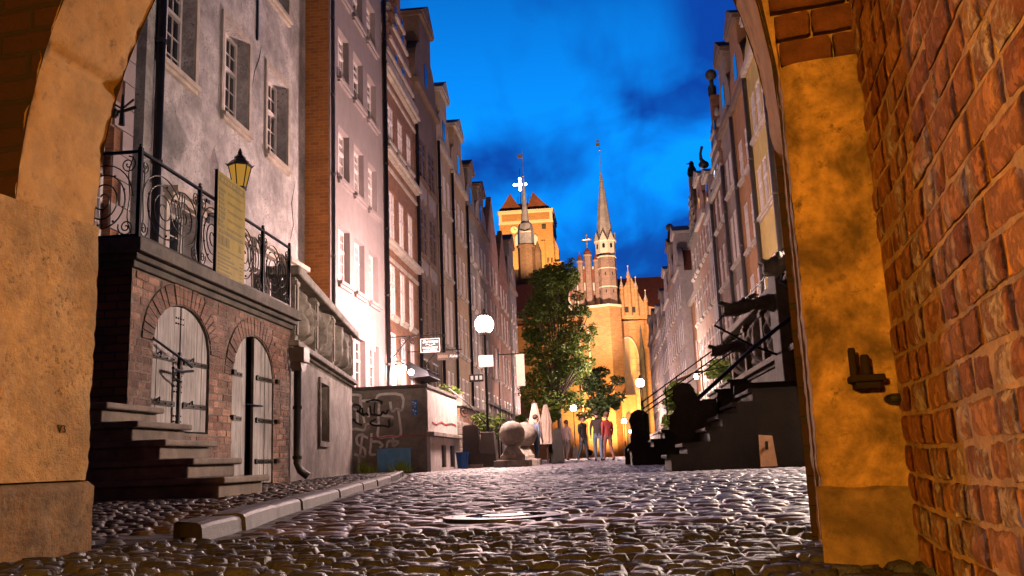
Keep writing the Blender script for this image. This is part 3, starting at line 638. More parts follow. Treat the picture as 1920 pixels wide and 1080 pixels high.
q = MB(); q.box(.004, .05, 5.25, 5.31, 10.75, 11.9); q.build('wall_anchor', M['iron'], h1)
q = MB(); q.tube([(.004, 5.62, 10.75), (.006, 5.45, 10.3), (.004, 5.2, 9.9), (.006, 5.05, 9.4)], [.003, .012, .008, .002], 4); q.tube([(.004, 8.2, 8.0), (.006, 7.9, 7.3), (.006, 8.05, 6.7), (.004, 7.8, 6.2)], [.003, .012, .008, .002], 4); q.build('wall_crack', M['black'], h1)
pipe('black drainpipe on the left edge of the grey plastered house', -8.0, 15.35, 17, 'pipe', .085, 2.3)
ops2 = []
for z0, z1 in ((2.4, 4.1), (5.5, 7.2), (8.6, 10.25), (11.75, 13.4), (14.6, 16.2)):
    for u in (.93, 2.62, 4.35): ops2.append((u, u+1.18, z0, z1))
h2 = house('smooth pinkish house with orange brick side wall', -1, LX, 24.0, 30.45, 17.8, 21, 'flat', 'pink_plaster', ops2, rd=.24, trim='pink_plaster', sidem='brick_amber_lit', glass=('glass', 'glass2'))
q = MB(); q.box(.004, .02, 4.2, 5.0, 3.9, 4.9); q.build('plaque', M['signwhite'], h2)
pipe('zinc drainpipe at the corner of the smooth pinkish house', LX+.09, 24.12, 17.6, 'zinc', .06, 2.4)
fl3 = [(2.6, 4.9), (5.5, 7.4), (8.2, 10.15), (12.0, 13.5)]
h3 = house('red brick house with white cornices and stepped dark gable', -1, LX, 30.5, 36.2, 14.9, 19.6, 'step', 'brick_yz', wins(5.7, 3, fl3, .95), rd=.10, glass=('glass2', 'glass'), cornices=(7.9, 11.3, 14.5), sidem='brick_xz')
h4 = house('narrow taupe house with brown glazed bays and tall pediment', -1, LX, 36.25, 41.4, 16.4, 21.3, 'neck', 'brownwall', wins(5.15, 2, [(2.6, 4.6), (5.6, 8.0), (9.0, 11.2), (12.4, 14.4)], 1.6), rd=.09, frame='brownframe', glass=('glassblue', 'glassblue'), trim='brownwall')
q = MB()
for z0 in (8.15, 11.35):
    for u in (.65, 2.75):
        q = MB(); q.prism([(u, z0+.95), (u+1.6, z0+.95), (u+1.6, z0+.25), (u+1.2, z0+.05), (u+.8, z0+.3), (u+.4, z0+.05), (u, z0+.3)], .004, .03, lambda p, z, t: (t, p, z)); q.build('panel', M['pink_plaster'], h4)
h5 = house('beige house with white windows and curved pedimented gable', -1, LX, 41.45, 45.3, 15.4, 19.5, 'neck', 'beige', wins(3.85, 3, [(2.6, 4.6), (5.8, 8.2), (9.3, 11.5), (12.6, 14.4)], .85, margin=.2), rd=.09, glass=('glass2', 'glass'))
h6 = house('sandy tan house sixth along the left row', -1, LX, 45.35, 50.4, 15.1, 19.2, 'neck', 'tan', wins(5.0, 3, [(2.6, 4.6), (5.8, 8.0), (9.1, 11.2), (12.3, 14.2)], 1.0), rd=.09, glass=('glass2', 'glass'))
h7 = house('dark grey narrow house with small pediment on left', -1, LX, 50.45, 54.2, 14.6, 18.3, 'neck', 'darkgrey', wins(3.7, 2, [(2.6, 4.6), (5.8, 8.0), (9.1, 11.2), (12.0, 13.8)], 1.1, margin=.25), rd=.09, glass=('glass2', 'glass'))
h8 = house('grey house with hipped dark attic beside the street lamp glare', -1, LX, 54.25, 59.9, 14.8, 18.4, 'neck', 'taupe', wins(5.6, 3, [(2.6, 4.6), (5.8, 8.0), (9.1, 11.2), (12.0, 13.8)], 1.1), rd=.09, glass=('glass2', 'glass'))
h9 = house('pale brown house with triangular gable on left row', -1, LX, 59.95, 66.3, 15.0, 19.1, 'tri', 'rose', wins(6.3, 3, [(2.6, 4.6), (5.8, 8.0), (9.1, 11.2), (12.0, 13.8)], 1.1), rd=.09, glass=('glass2', 'glass'))
h10 = house('dim brick house partly behind the street tree', -1, LX, 66.4, 73, 14.0, 18.2, 'tri', 'brick_yz', wins(6.6, 3, [(2.6, 4.6), (5.8, 8.0), (9.1, 11.2), (11.8, 13.4)], 1.1), rd=.09, fine=False, sidem='brick_xz')
h11 = house('dark pedimented house furthest visible on left before church tower', -1, LX, 73.1, 80, 14.6, 19.6, 'neck', 'darkgrey', wins(6.9, 3, [(2.6, 4.6), (5.8, 8.0), (9.1, 11.2), (11.8, 13.4)], 1.1), rd=.09, fine=False)
for y, lb, z1 in ((30.5, 'dark drainpipe between the pinkish and the red brick house', 17.5), (36.2, 'dark drainpipe between red brick house and brown bays', 15), (41.42, 'dark drainpipe left of the beige pedimented house', 15.6), (45.33, 'dark drainpipe right of the beige pedimented house', 15.2), (50.42, 'dark drainpipe left of the dark narrow house', 14.8)):
    pipe(lb, LX+.1, y, z1, 'pipe', .075)
# right row
RX = 6.0
def rh(label, y0, y1, eave, peak, g_, wm, fl, cols=3, ww=.9, **k): return house(label, 1, RX, y0, y1, eave, peak, g_, wm, wins(y1-y0, cols, fl, ww, margin=.2), rd=.09, **k)
FR = [(2.5, 4.4), (5.2, 7.0), (8.0, 9.9), (10.9, 12.5)]
rh('pale plaster house nearest the right pier', 20.0, 29.2, 17.5, 21, 'tri', 'beige', [(5.3, 7.1), (8.5, 10.3), (11.7, 13.3)], 4, 1.0)
rh('yellow plaster house with white windows on right row', 29.25, 32.9, 14.0, 16.2, 'neck', 'yellow', [(2.5, 4.4), (5.0, 6.8), (8.5, 10.3), (11.4, 13.1)], 3, .85)
rh('dark red house with tall narrow gable right side', 32.95, 36.7, 13.9, 17.8, 'neck', 'ochre', FR, 2, 1.0, glass=('glass', 'glassblue'))
rh('taupe house with overhanging pediment on right row', 36.75, 40.3, 14.2, 18.2, 'neck', 'taupe', [(2.5, 4.4), (5.2, 7.4), (8.2, 10.4), (11.4, 13)], 3, .85)
hb = rh('brick house with stepped gable topped by a ball', 40.35, 45.0, 12.6, 17.3, 'step', 'brick_yz', FR, 3, .9, sidem='brick_xz')
q = MB(); q.lathe([(.2, 0), (.2, .5), (.1, .6), (.1, .9)], (.1, 2.32, 17.3), 10); q.sphere((.1, 2.32, 18.42), .28); q.build('finial', M['darkstone'], hb, smooth=True)
hg = rh('pale grey house with black swan statue on its gable', 45.05, 48.2, 12.2, 14.9, 'neck', 'lavender', FR, 3, .75)
rh('rose plaster house beyond the swan statue', 48.25, 52.5, 12.9, 16, 'neck', 'rose', FR, 3, .85)
hs = rh('brown house with seated bird statue at end of first right block', 52.55, 57.3, 13.2, 17.0, 'step', 'taupe', FR, 3, .9)
sw = thing('swan_statue', 'black long necked swan statue on the pale grey gable', 'statue', (RX-.1, 46.62, 14.85))
q = MB(); q.sphere((0, 0, .45), .45, 12, 8, sz=.75); q.tube([(0, -.1, .6), (-.25, -.55, .75), (-.3, -.75, 1.15), (-.2, -.65, 1.55), (-.15, -.85, 1.72), (-.1, -1.2, 1.6)], [.22, .16, .12, .11, .13, .04], 8); q.tube([(0, .2, .55), (0, .8, .7)], [.3, .04], 8); q.build('body', M['black'], sw, smooth=True); sw.scale = (.62, .62, .62)
bs = thing('bird_statue', 'black seated bird statue on stepped brown gable', 'statue', (RX+.2, 54.9, 16.98))
q = MB(); q.lathe([(.3, 0), (.42, .35), (.36, .8), (.2, 1.1), (.22, 1.3), (.1, 1.5)], n=10); q.tube([(-.1, 0, 1.3), (-.45, 0, 1.25)], [.1, .02], 6); q.tube([(.2, 0, .4), (.6, .1, -.2)], [.2, .06], 6); q.build('body', M['black'], bs, smooth=True); bs.scale = (.72, .72, .72)
for y, lb, z1 in ((29.22, 'zinc drainpipe left of the pale house by the pier', 17), (32.92, 'dark drainpipe between the yellow and the dark red house', 14), (36.72, 'dark drainpipe between dark red and taupe houses on right', 14), (40.33, 'dark drainpipe beside the ball topped brick house', 13), (45.02, 'dark drainpipe beside the pale grey swan house', 12.5)):
    pipe(lb, RX-.1, y, z1, 'zinc', .08)
# set-back house in the gap, then the second block
house('set back house with ochre edge in gap between right blocks', 1, RX+.6, 57.4, 66.0, 10.6, 15.5, 'flat', 'ochre', wins(8.6, 3, [(2.5, 4.4), (6, 8)], 1.1), rd=.09, fine=False, roofm='slate')
rh('lavender lit house with flat topped attic, second right block', 66.1, 71.2, 13.4, 17.4, 'neck', 'lavender', FR, 3, 1.0, fine=False)
hk = rh('grey house with slim gable bearing a ball finial, second block', 71.25, 77.5, 13.8, 17.8, 'neck', 'taupe', FR, 3, 1.1, fine=False)
q = MB(); q.lathe([(.25, 0), (.2, .6), (.12, .8)], (.2, 3.1, 17.7), 10); q.sphere((.2, 3.1, 18.75), .32); q.build('finial', M['darkstone'], hk, smooth=True)
rh('bluish grey house third in the second right block', 77.55, 84, 13.2, 16.8, 'neck', 'lavender', FR, 3, 1.1, fine=False)
rh('dusky brown house fourth in second right block', 84.05, 91, 12.6, 16, 'neck', 'darkgrey', FR, 3, 1.1, fine=False)
rh('slate grey house fifth in the second right block', 91.05, 98, 12.4, 15.6, 'neck', 'lavender', FR, 3, 1.1, fine=False)
rh('narrow dim house beside church turret on right', 98.05, 106, 12.6, 16.4, 'neck', 'taupe', FR, 3, 1.1, fine=False)
rh('last right house against the lit church wall', 106.05, 116, 13.6, 17.0, 'neck', 'lavender', FR, 3, 1.1, fine=False)

# ------------------------------------------------------------------ left: brick terrace with shutters and railing
def relief_panel(mb, P, u0, u1, z0, z1, n0, amp, seed, nu=26, nv=34):
    rnd = random.Random(seed); w_, h_ = u1-u0, z1-z0; blobs = []
    for k in range(3):
        cu = (.2+.3*k)+rnd.uniform(-.05, .05)
        for q in range(7):
            zz = .1+.75*q/6; blobs.append((cu+rnd.uniform(-.06, .06), zz, rnd.uniform(.04, .10), rnd.uniform(.5, 1.0)))
    for k in range(22): blobs.append((rnd.uniform(.08, .92), rnd.uniform(.08, .92), rnd.uniform(.03, .08), rnd.uniform(-.3, .8)))
    def fn(i, j):
        h = sum(a*math.exp(-(((i-u)*w_)**2+((j-z)*h_)**2)/(2*(s*max(w_, h_)*.75)**2)) for u, z, s, a in blobs)
        e_ = min(1, min(i, 1-i, j, 1-j)*14); h = clampn(h, -.2, 1.6)+.25*fbm((i*9+seed, j*9, 2), 3)
        return P(u0+w_*i, n0+amp*h*e_, z0+h_*j)
    grid(mb, fn, nu, nv)
bt = thing('brick_terrace', 'old brick terrace with arched plank doors and stone cornice on the left', 'terrace', (-4.6, 8.4, 0))
Pt = lambda u, n, z: (n, u, z)
doors = [(.47, 1.83, .68, 1.60, .47), (2.50, 3.92, .06, 1.42, .58)]         # u0, u1, bottom, springing, rise
def arch_z(d, u): c_ = (d[0]+d[1])/2; h = (d[1]-d[0])/2; return d[3]+d[4]*math.sqrt(max(0, 1-((u-c_)/h)**2))
q = MB(); ZT = 2.28; Lw = 4.6
ed = [0, doors[0][0], doors[0][1], doors[1][0], doors[1][1], Lw]
for a, b_ in ((0, 1), (2, 3), (4, 5)): q.face([Pt(ed[a], 0, -.1), Pt(ed[b_], 0, -.1), Pt(ed[b_], 0, ZT), Pt(ed[a], 0, ZT)])
for d in doors:
    K = 20; q.face([Pt(d[0], 0, -.1), Pt(d[1], 0, -.1), Pt(d[1], 0, d[2]), Pt(d[0], 0, d[2])])
    for k in range(K):
        a, b_ = d[0]+(d[1]-d[0])*k/K, d[0]+(d[1]-d[0])*(k+1)/K; za, zb = arch_z(d, a), arch_z(d, b_)
        q.face([Pt(a, 0, za), Pt(b_, 0, zb), Pt(b_, 0, ZT), Pt(a, 0, ZT)]); q.face([Pt(a, 0, za), Pt(b_, 0, zb), Pt(b_, -.16, zb), Pt(a, -.16, za)])
    for u in (d[0], d[1]): q.face([Pt(u, 0, d[2]), Pt(u, -.16, d[2]), Pt(u, -.16, d[3]), Pt(u, 0, d[3])])
    q.face([Pt(d[0], 0, d[2]), Pt(d[1], 0, d[2]), Pt(d[1], -.16, d[2]), Pt(d[0], -.16, d[2])])
    q.face([Pt(d[0], -.15, d[2]), Pt(d[1], -.15, d[2]), Pt(d[1], -.15, d[3]+d[4]), Pt(d[0], -.15, d[3]+d[4])], 2)
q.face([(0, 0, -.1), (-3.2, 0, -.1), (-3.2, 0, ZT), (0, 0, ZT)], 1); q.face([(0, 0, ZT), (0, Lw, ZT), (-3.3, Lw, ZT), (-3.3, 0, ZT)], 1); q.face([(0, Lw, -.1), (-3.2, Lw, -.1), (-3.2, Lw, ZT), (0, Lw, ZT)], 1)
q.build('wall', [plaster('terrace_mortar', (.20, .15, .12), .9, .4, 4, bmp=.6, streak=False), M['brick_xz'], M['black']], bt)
cl = []; z = -.02; row = 0
while z+.08 < ZT:
    zc_ = z+.037; cut = []
    for d in doors:
        c_ = (d[0]+d[1])/2; h = (d[1]-d[0])/2
        if d[2]-.02 < zc_ <= d[3]: cut.append((c_-h, c_+h))
        elif d[3] < zc_ < d[3]+d[4]+.26: hh = (h+.265)*math.sqrt(max(0, 1-((zc_-d[3])/(d[4]+.265))**2)); cut.append((c_-hh, c_+hh))
    edges = [.005]+[e for c_ in cut for e in c_]+[Lw-.005]
    for a, b_ in zip(edges[::2], edges[1::2]):
        u = a-(random.uniform(0, .2) if a < .01 else 0)
        while u < b_-.03:
            ln = random.choice([.25, .25, .13, .135]); e_ = min(u+ln, b_); st_ = max(u, a)
            if e_-st_ > .03: cl.append(((st_+e_)/2, zc_, (e_-st_)/2-.005, .037-random.uniform(0, .002)))
            u += ln+.006
    z += .085; row += 1
bricks('brickwork', cl, lambda u, z, d: (.008+d, u, z+.004*math.sin(u*3+z)), M['terracebrick'], bt, 1.6, -.02)
cl = []                                          # relieving arches: rings of radial bricks
for d in doors:
    q = MB(); c_ = (d[0]+d[1])/2; h = (d[1]-d[0])/2; nb = 25
    for k in range(nb):
        a0, a1 = math.pi*(k+.06)/nb, math.pi*(k+.94)/nb; p = []
        for n_ in (.002, .015+random.uniform(-.004, .006)):
            for a, e_ in ((a0, .01), (a1, .01), (a1, .25), (a0, .25)): p.append(Pt(c_-(h+e_)*math.cos(a), n_, d[3]+(d[4]+e_)*math.sin(a)))
        q.hexa([p[0], p[1], p[2], p[3], p[4], p[5], p[6], p[7]])
    q.build('relieving_arch', M['brick_old'], bt, bevel=.006)
q = MB(); x0 = -3.4
for n_, z0, z1 in ((.045, ZT, ZT+.07), (.10, ZT+.07, ZT+.13), (.17, ZT+.13, ZT+.27)): q.box(x0, n_, -n_, Lw+.02, z0+.001, z1)
q.build('cornice', M['darkstone'], bt, bevel=.012)
def leaf(d, u0, u1, nn, nplank=5):
    mb = MB(); c_ = (d[0]+d[1])/2; h = (d[1]-d[0])/2
    for k in range(nplank):
        a, b_ = u0+(u1-u0)*k/nplank+.003, u0+(u1-u0)*(k+1)/nplank-.003; j = random.uniform(-.006, .006); S = 5
        poly = [(a, d[2]+random.uniform(.01, .03)), (b_, d[2]+.02)]+[(b_+(a-b_)*s/S, arch_z(d, b_+(a-b_)*s/S)-.012) for s in range(S+1)]
        mb.prism(poly, nn+j, nn+.04+j, lambda p, z, t: Pt(p, t, z))
    return mb
def strap(mb, u0, u1, z, n_):
    mb.box(u0, u1, n_, n_+.012, z-.028, z+.028, P=Pt); mb.box(u0, u0+.05, n_+.012, n_+.024, z-.036, z+.036, P=Pt)
    for k in range(4): u = u0+(u1-u0)*(k+.5)/4; mb.sphere(Pt(u, n_+.014, z), .011, 6, 4)
sd = doors[0]; mid = (sd[0]+sd[1])/2-.02
l1 = leaf(sd, sd[0]+.01, mid, -.07).build('shutter_door', M['door_wood'], bt); l2 = leaf(sd, mid+.012, sd[1]-.01, -.07).build('shutter_door', M['door_wood'], bt)
for par, lst in ((l1, ((sd[0]-.02, mid-.08, 1.46), (sd[0]-.02, mid-.1, .98))), (l2, ((mid+.08, sd[1]+.1, 1.46), (mid+.08, sd[1]+.1, .98)))):
    for a, b_, z in lst: q = MB(); strap(q, a, b_, z, -.03); q.tube([Pt(a+.12, -.0, z+.02), Pt(a+.16, .02, z+.05), Pt(a+.2, .0, z+.02)], .01, 6); q.build('hinge', M['iron'], par)
    for u in (mid-.05, mid+.06):
        q = MB()
        for z in (1.30, 1.24, 1.18, 1.12, 1.93, 1.87, .80, .86): q.sphere(Pt(u if par is l2 else u-.05, -.03, z), .011, 6, 4)
        q.build('stud', M['iron'], par)
q = MB(); q.box(1.0, 1.035, .01, .045, .60, 1.54, P=Pt); q.tube([Pt(.42, .03, 1.62), Pt(1.02, .05, 1.47), Pt(1.25, .06, 1.40)], .014, 6); q.tube([Pt(.72, .1, 1.34), Pt(1.02, .05, 1.33), Pt(1.28, .06, 1.36)], .016, 6); q.tube([Pt(.72, .1, 1.34), Pt(.85, .05, 1.25), Pt(1.02, .05, 1.22)], .012, 6); q.build('locking_bar', M['iron'], bt)
td = doors[1]
l1 = leaf(td, td[0]+.01, td[0]+.56, -.09, 4).build('shutter_door', M['door_wood'], bt); l2 = leaf(td, td[0]+.74, td[1]-.01, -.06, 5).build('shutter_door', M['door_wood'], bt)
for par, a, b_ in ((l1, td[0]-.06, td[0]+.40), (l2, td[0]+.80, td[1]+.12)):
    for z in (1.46, .90, .36): q = MB(); strap(q, a, b_, z, -.045 if par is l1 else -.015); q.box(b_-.09 if par is l2 else a, b_ if par is l2 else a+.08, -.02, .05, z-.03, z+.03, P=Pt); q.build('hinge', M['iron'], par)
q = MB(); q.tube([Pt(td[0]+.45, .0, 1.09), Pt(td[0]+.95, .02, 1.09)], .012, 6); q.build('bolt', M['iron'], l2)
rl = thing('iron_railing', 'black wrought iron railing with large spiral scrolls on the brick terrace', 'railing', (-4.6, 8.4, ZT+.27))
def spiral(mb, P, c, a, b_, turns, r, n=58, ph=0, sgn=1, inner=.10):
    pts = []
    for k in range(n+1):
        t = k/n; s = inner+(1-inner)*t; an = ph+sgn*2*math.pi*turns*t; pts.append(P(c[0]+a*s*math.cos(an), 0, c[1]+b_*s*math.sin(an)))
    mb.tube(pts, r, 5)
RH = .90
def scroll_panel(P, u0, u1, par):
    w_ = u1-u0; c_ = (u0+u1)/2; q = MB()
    spiral(q, P, (c_-w_*.12, RH*.47), w_*.34, RH*.42, 3.4, .0075, 90, .6); spiral(q, P, (c_+w_*.20, RH*.52), w_*.28, RH*.36, 2.6, .0075, 70, 2.4, -1)
    for u, z, s in ((u0+.10, .12, 1), (u1-.10, .12, -1), (u0+.10, RH-.13, -1), (u1-.10, RH-.13, 1)): spiral(q, P, (u, z), .085, .09, 1.9, .007, 32, 1.0, s)
    for u, s in ((u0+.04, 1), (u1-.04, -1)):
        q.tube([P(u+s*.02*math.sin(k/14*math.pi*3)+s*.05*math.sin(k/14*math.pi), 0, .05+(RH-.1)*k/14) for k in range(15)], .007, 5)
    for k in range(9):
        a = k*.7; q.sphere(P(c_-w_*.12+w_*.25*math.cos(a), 0, RH*.47+RH*.3*math.sin(a)), .014, 6, 4)
    for k in range(3): q.tube([P(c_+w_*.12+k*.06, 0, .03), P(c_+w_*.12+k*.06+.02, 0, RH*.8)], .006, 5)
    q.build('scroll_panel', M['iron'], par)
Pr = lambda u, n, z: (.10+n, u-.1, z); Pe = lambda u, n, z: (.10-u, -.10+n, z)
us = [0, 1.35, 2.3, 3.3, 4.35]
for u in us:
    q = MB(); q.box(-.02, .02, u-.02, u+.02, 0, RH+.04, P=lambda a, b_, z: Pr(b_, a, z)); q.sphere(Pr(u, 0, RH+.06), .022, 8, 6); q.build('post', M['iron'], rl)
for z in (.03, RH):
    q = MB(); q.box(-.018, .018, 0, us[-1], z-.012, z+.012, P=lambda a, b_, c_: Pr(b_, a, c_)); q.build('rail', M['iron'], rl)
    q = MB(); q.box(.022, 1.9, -.018, .018, z-.012, z+.012, P=Pe); q.build('rail', M['iron'], rl)
for a, b_ in zip(us[:-1], us[1:]): scroll_panel(Pr, a, b_, rl)
scroll_panel(Pe, .03, .95, rl); scroll_panel(Pe, .95, 1.9, rl)
# yellow notice board on the railing
yb = thing('notice_board', 'tall yellow printed notice board hung on the spiral railing', 'notice board', (-4.46, 9.98, 2.52))
q = MB(); q.box(0, .025, 0, .84, 0, 1.27); q.build('board', [M['yellow_board']], yb)
q = MB(); q.box(-.005, .031, -.018, -.001, -.01, 1.28); q.build('edge', M['black'], yb)
q = MB(); n0, n1 = .0252, .0275
def ink(u0, u1, z0, z1): q.box(n0, n1, u0, u1, z0, z1)
ink(.05, .79, 1.15, 1.235)
for k in range(9):
    z = 1.08-k*.055; ink(.05, .05+random.uniform(.1, .2), z-.036, z)
    if k % 2 == 0: ink(.30, .78, z-.01, z-.003); ink(.30, .72, z-.028, z-.022)
ink(.08, .78, .535, .575)
for k in range(3): ink(.06+.11*k, .15+.11*k, .39, .50)
q.face([(n1, .62, .40), (n1, .74, .40), (n1, .68, .51)]); ink(.03, .80, .335, .35)
for k in range(6): z = .28-k*.045; ink(.05, .05+random.uniform(.2, .6), z-.022, z); ink(.7, .78, z-.02, z-.008)
q.build('print', M['boardink'], yb)
q = MB()
for k, (a, b_) in enumerate(((.09, .17), (.19, .24), (.27, .33), (.36, .40), (.44, .52), (.55, .60), (.63, .74))): q.box(.0276, .0284, a, b_, 1.175, 1.213)
q.build('lettering', M['yellow_board'], yb)
# wall lantern on the grey house
def lantern(mb_frame, mb_glass, c, s):
    x, y, z = c
    mb_glass.lathe([(.13*s, .0), (.23*s, .46*s)], c, 6, rot=.5)
    for k in range(6):
        a = .5+k*math.pi/3; mb_frame.tube([(x+.135*s*math.cos(a), y+.135*s*math.sin(a), z), (x+.237*s*math.cos(a), y+.237*s*math.sin(a), z+.46*s)], .013*s, 5)
        mb_frame.tube([(x+.25*s*math.cos(a), y+.25*s*math.sin(a), z+.47*s), (x+.30*s*math.cos(a), y+.30*s*math.sin(a), z+.52*s)], [.022*s, .006*s], 5)
    mb_frame.lathe([(.15*s, -.06*s), (.15*s, .002)], c, 6, rot=.5); mb_frame.lathe([(.27*s, .46*s), (.28*s, .49*s), (.17*s, .60*s), (.12*s, .63*s), (.12*s, .68*s), (.08*s, .70*s), (.045*s, .76*s), (.05*s, .79*s), (.01*s, .88*s)], c, 6, rot=.5)
wl = thing('wall_lantern', 'amber glazed iron lantern on scrolled bracket of the grey house', 'lantern', (-8.1, 17.75, 0))
f_, gl = MB(), MB(); lc = (.70, -.02, 6.12); lantern(f_, gl, lc, .98)
f_.tube([(lc[0], lc[1], 6.06), (lc[0], lc[1], 5.70)], [.05, .02], 8); f_.sphere((lc[0], lc[1], 5.88), .06, 8, 6)
f_.tube([(0, lc[1], 5.6), (.35, lc[1], 5.62), (lc[0], lc[1], 5.80)], .022, 6); spiral(f_, lambda u, n, z: (u, lc[1], z), (.5, 5.55), .16, .14, 1.8, .016, 30); f_.box(.003, .03, -.1, .06, 5.4, 5.9)
f_.build('frame', M['iron'], wl); gl.build('glass', M['orangeglass'], wl)
wb = thing('iron_wall_bracket', 'small black iron bracket on the toothed brick house', 'bracket', (-8.2, 13.9, 6.35))
q = MB(); q.tube([(0, 0, 0), (.3, 0, 0), (.55, 0, .06)], .03, 6); q.tube([(.3, 0, -.25), (.3, 0, .3)], [.05, .02], 6); q.sphere((.15, 0, -.02), .09, 8, 6); q.tube([(.05, 0, .2), (.3, 0, .05), (.5, 0, .2)], .02, 6); q.build('bracket', M['iron'], wb)
# stone stair at the front of the terrace
st = thing('stone_stair', 'worn brown stone steps rising left beside the arch', 'stair', (-4.6, 7.35, 0))
q = MB()
for k, (xr, z) in enumerate(((1.45, .205), (1.18, .37), (.93, .535), (.68, .70), (.40, .87))):
    q.box(-2.5, xr, 0, 1.03, z-.055, z); q.box(-2.5, xr-.07, .045, 1.02, z-.166 if k else -.05, z-.056)
q.build('steps', M['steps'], st, bevel=.016, seg=3)
# plastered terrace with carved parapet
pt = thing('carved_terrace', 'plastered terrace with three carved relief panels and heavy coping', 'terrace', (-4.6, 13.02, 0), math.atan2(1.02, 6.9))
LT = 6.97
q = MB(); facade(q, Pt, LT, -.1, 1.98, [(2.55, 3.45, .70, 1.72)], .2)
q.face([(0, 0, -.1), (-3, 0, -.1), (-3, 0, 1.98), (0, 0, 1.98)]); q.face([(0, LT, -.1), (-3, LT, -.1), (-3, LT, 1.98), (0, LT, 1.98)]); q.face([(0, 0, 1.98), (0, LT, 1.98), (-3, LT, 1.98), (-3, 0, 1.98)])
q.build('wall', M['wall_plaster'], pt)
q = MB(); bars(q, Pt, 2.55, 3.45, .70, 1.72, .2, t=.05, fine=False); fr = q.build('window', M['trim'], pt)
q = MB(); q.face([Pt(2.55, -.185, .7), Pt(3.45, -.185, .7), Pt(3.45, -.185, 1.72), Pt(2.55, -.185, 1.72)]); q.build('pane', M['glass'], fr)
q = MB(); t = .09
for a, b_, c_, d in ((2.55-t, 2.55, .7-t, 1.72+t), (3.45, 3.45+t, .7-t, 1.72+t), (2.55, 3.45, 1.72, 1.72+t), (2.55, 3.45, .7-t, .7)): q.box(.003, .04, a, b_, c_, d)
q.build('surround', M['stone'], fr)
q = MB()
for n_, z0, z1 in ((.05, 1.981, 2.03), (.14, 2.03, 2.12)): q.box(-.3, n_, -.1, LT+.1, z0, z1)
q.build('cornice', M['stone'], pt, bevel=.015)
q = MB(); q.box(-.30, -.06, 0, LT, 2.121, 3.1); q.build('parapet', M['darkstone'], pt)
for k, (a, b_) in enumerate(((.30, 1.72), (2.10, 3.62), (4.0, 6.3))):
    q = MB(); relief_panel(q, Pt, a, b_, 2.2, 3.04, -.055, .13, 11+k, 44, 50); q.build('relief_panel', M['stone'], pt, smooth=True)
for u in (.02, 1.80, 3.70, 6.45):
    q = MB(); q.box(-.058, .06, u, u+.22, 2.121, 3.1); q.box(.06, .085, u+.05, u+.17, 2.22, 3.0); q.box(-.058, .09, u-.02, u+.24, 2.98, 3.05); q.build('pilaster', M['stone'], pt, bevel=.01)
q = MB(); q.box(-.36, .16, -.14, LT+.14, 3.1, 3.25); q.build('coping', M['stone'], pt, bevel=.03, seg=3)
dp = thing('terrace_downpipe', 'black gutter pipe with square hopper between the two near terraces', 'downpipe', (-4.54, 12.98, 0))
q = MB(); q.tube([(.06, 0, 1.85), (.06, 0, .32), (.10, .02, .22), (.20, .06, .13)], .055, 10); q.build('pipe', M['pipe'], dp, smooth=True)
q = MB(); q.box(-.02, .20, -.13, .13, 1.78, 2.0); q.prism([(-.13, 1.78), (.13, 1.78), (.06, 1.66), (-.06, 1.66)], -.01, .15, lambda p, z, t: (t, p, z)); q.build('hopper', M['zinc'], dp, bevel=.01)
q = MB(); q.lathe([(.07, 0), (.07, .05)], (.06, 0, 1.1), 10); q.lathe([(.07, 0), (.07, .05)], (.06, 0, .38), 10); q.build('clip', M['iron'], dp)
for gx, gy, lb in ((-5.35, 20.2, 'bright green weed tuft at foot of the carved terrace'), (-4.15, 18.3, 'small green weed tuft on the kerb edge')):
    q = MB()
    for k in range(70):
        a = random.uniform(0, 6.28); r_ = random.uniform(0, .22); h = random.uniform(.08, .28); bx, by = gx+r_*math.cos(a), gy+r_*math.sin(a); lx, ly = random.uniform(-.1, .1), random.uniform(-.1, .1); ww = .012
        q.face([(bx-ww, by, .09), (bx+ww, by, .09), (bx+lx+ww*.6, by+ly, .09+h*.7), (bx+lx*1.7, by+ly*1.7, .09+h)])
    tag(q.build('weed_tuft', plain('weed_green_%d' % int(gy), (.32, .44, .06), .6, 0, .4, 9, 0)), lb, 'weed')
# graffiti terrace
gt = thing('graffiti_terrace', 'grimy plastered terrace block scrawled with white and black graffiti', 'terrace', (-4.55, 23.0, 0))
q = MB(); q.box(-2.9, 0, 0, 4.7, -.1, 2.16); q.build('wall', [M['graf_plaster']], gt)
q = MB(); q.box(-2.95, .05, -.05, 4.75, 2.161, 2.25); q.build('coping', M['darkstone'], gt, bevel=.01)
q = MB(); q.box(.004, .03, .05, 4.65, 1.05, 2.1); q.build('parapet_panel', M['white_plaster'], gt)
q = MB(); q.box(.004, .20, -.03, 4.7, .92, 1.04); q.build('ledge', M['stone'], gt, bevel=.02)
q = MB(); facade(q, lambda u, n, z: (.09+n, u, z), 4.65, -.05, .92, [(1.55, 2.25, .12, .72), (2.9, 3.7, .12, .72)], .08); q.face([(.09, 0, -.05), (0, 0, -.05), (0, 0, .92), (.09, 0, .92)]); q.build('plaster_skirting', M['white_plaster'], gt)
for a, b_ in ((1.55, 2.25), (2.9, 3.7)):
    q = MB(); q.box(.0, .02, a, b_, .12, .72); q.build('cellar_window', M['glass'], gt)
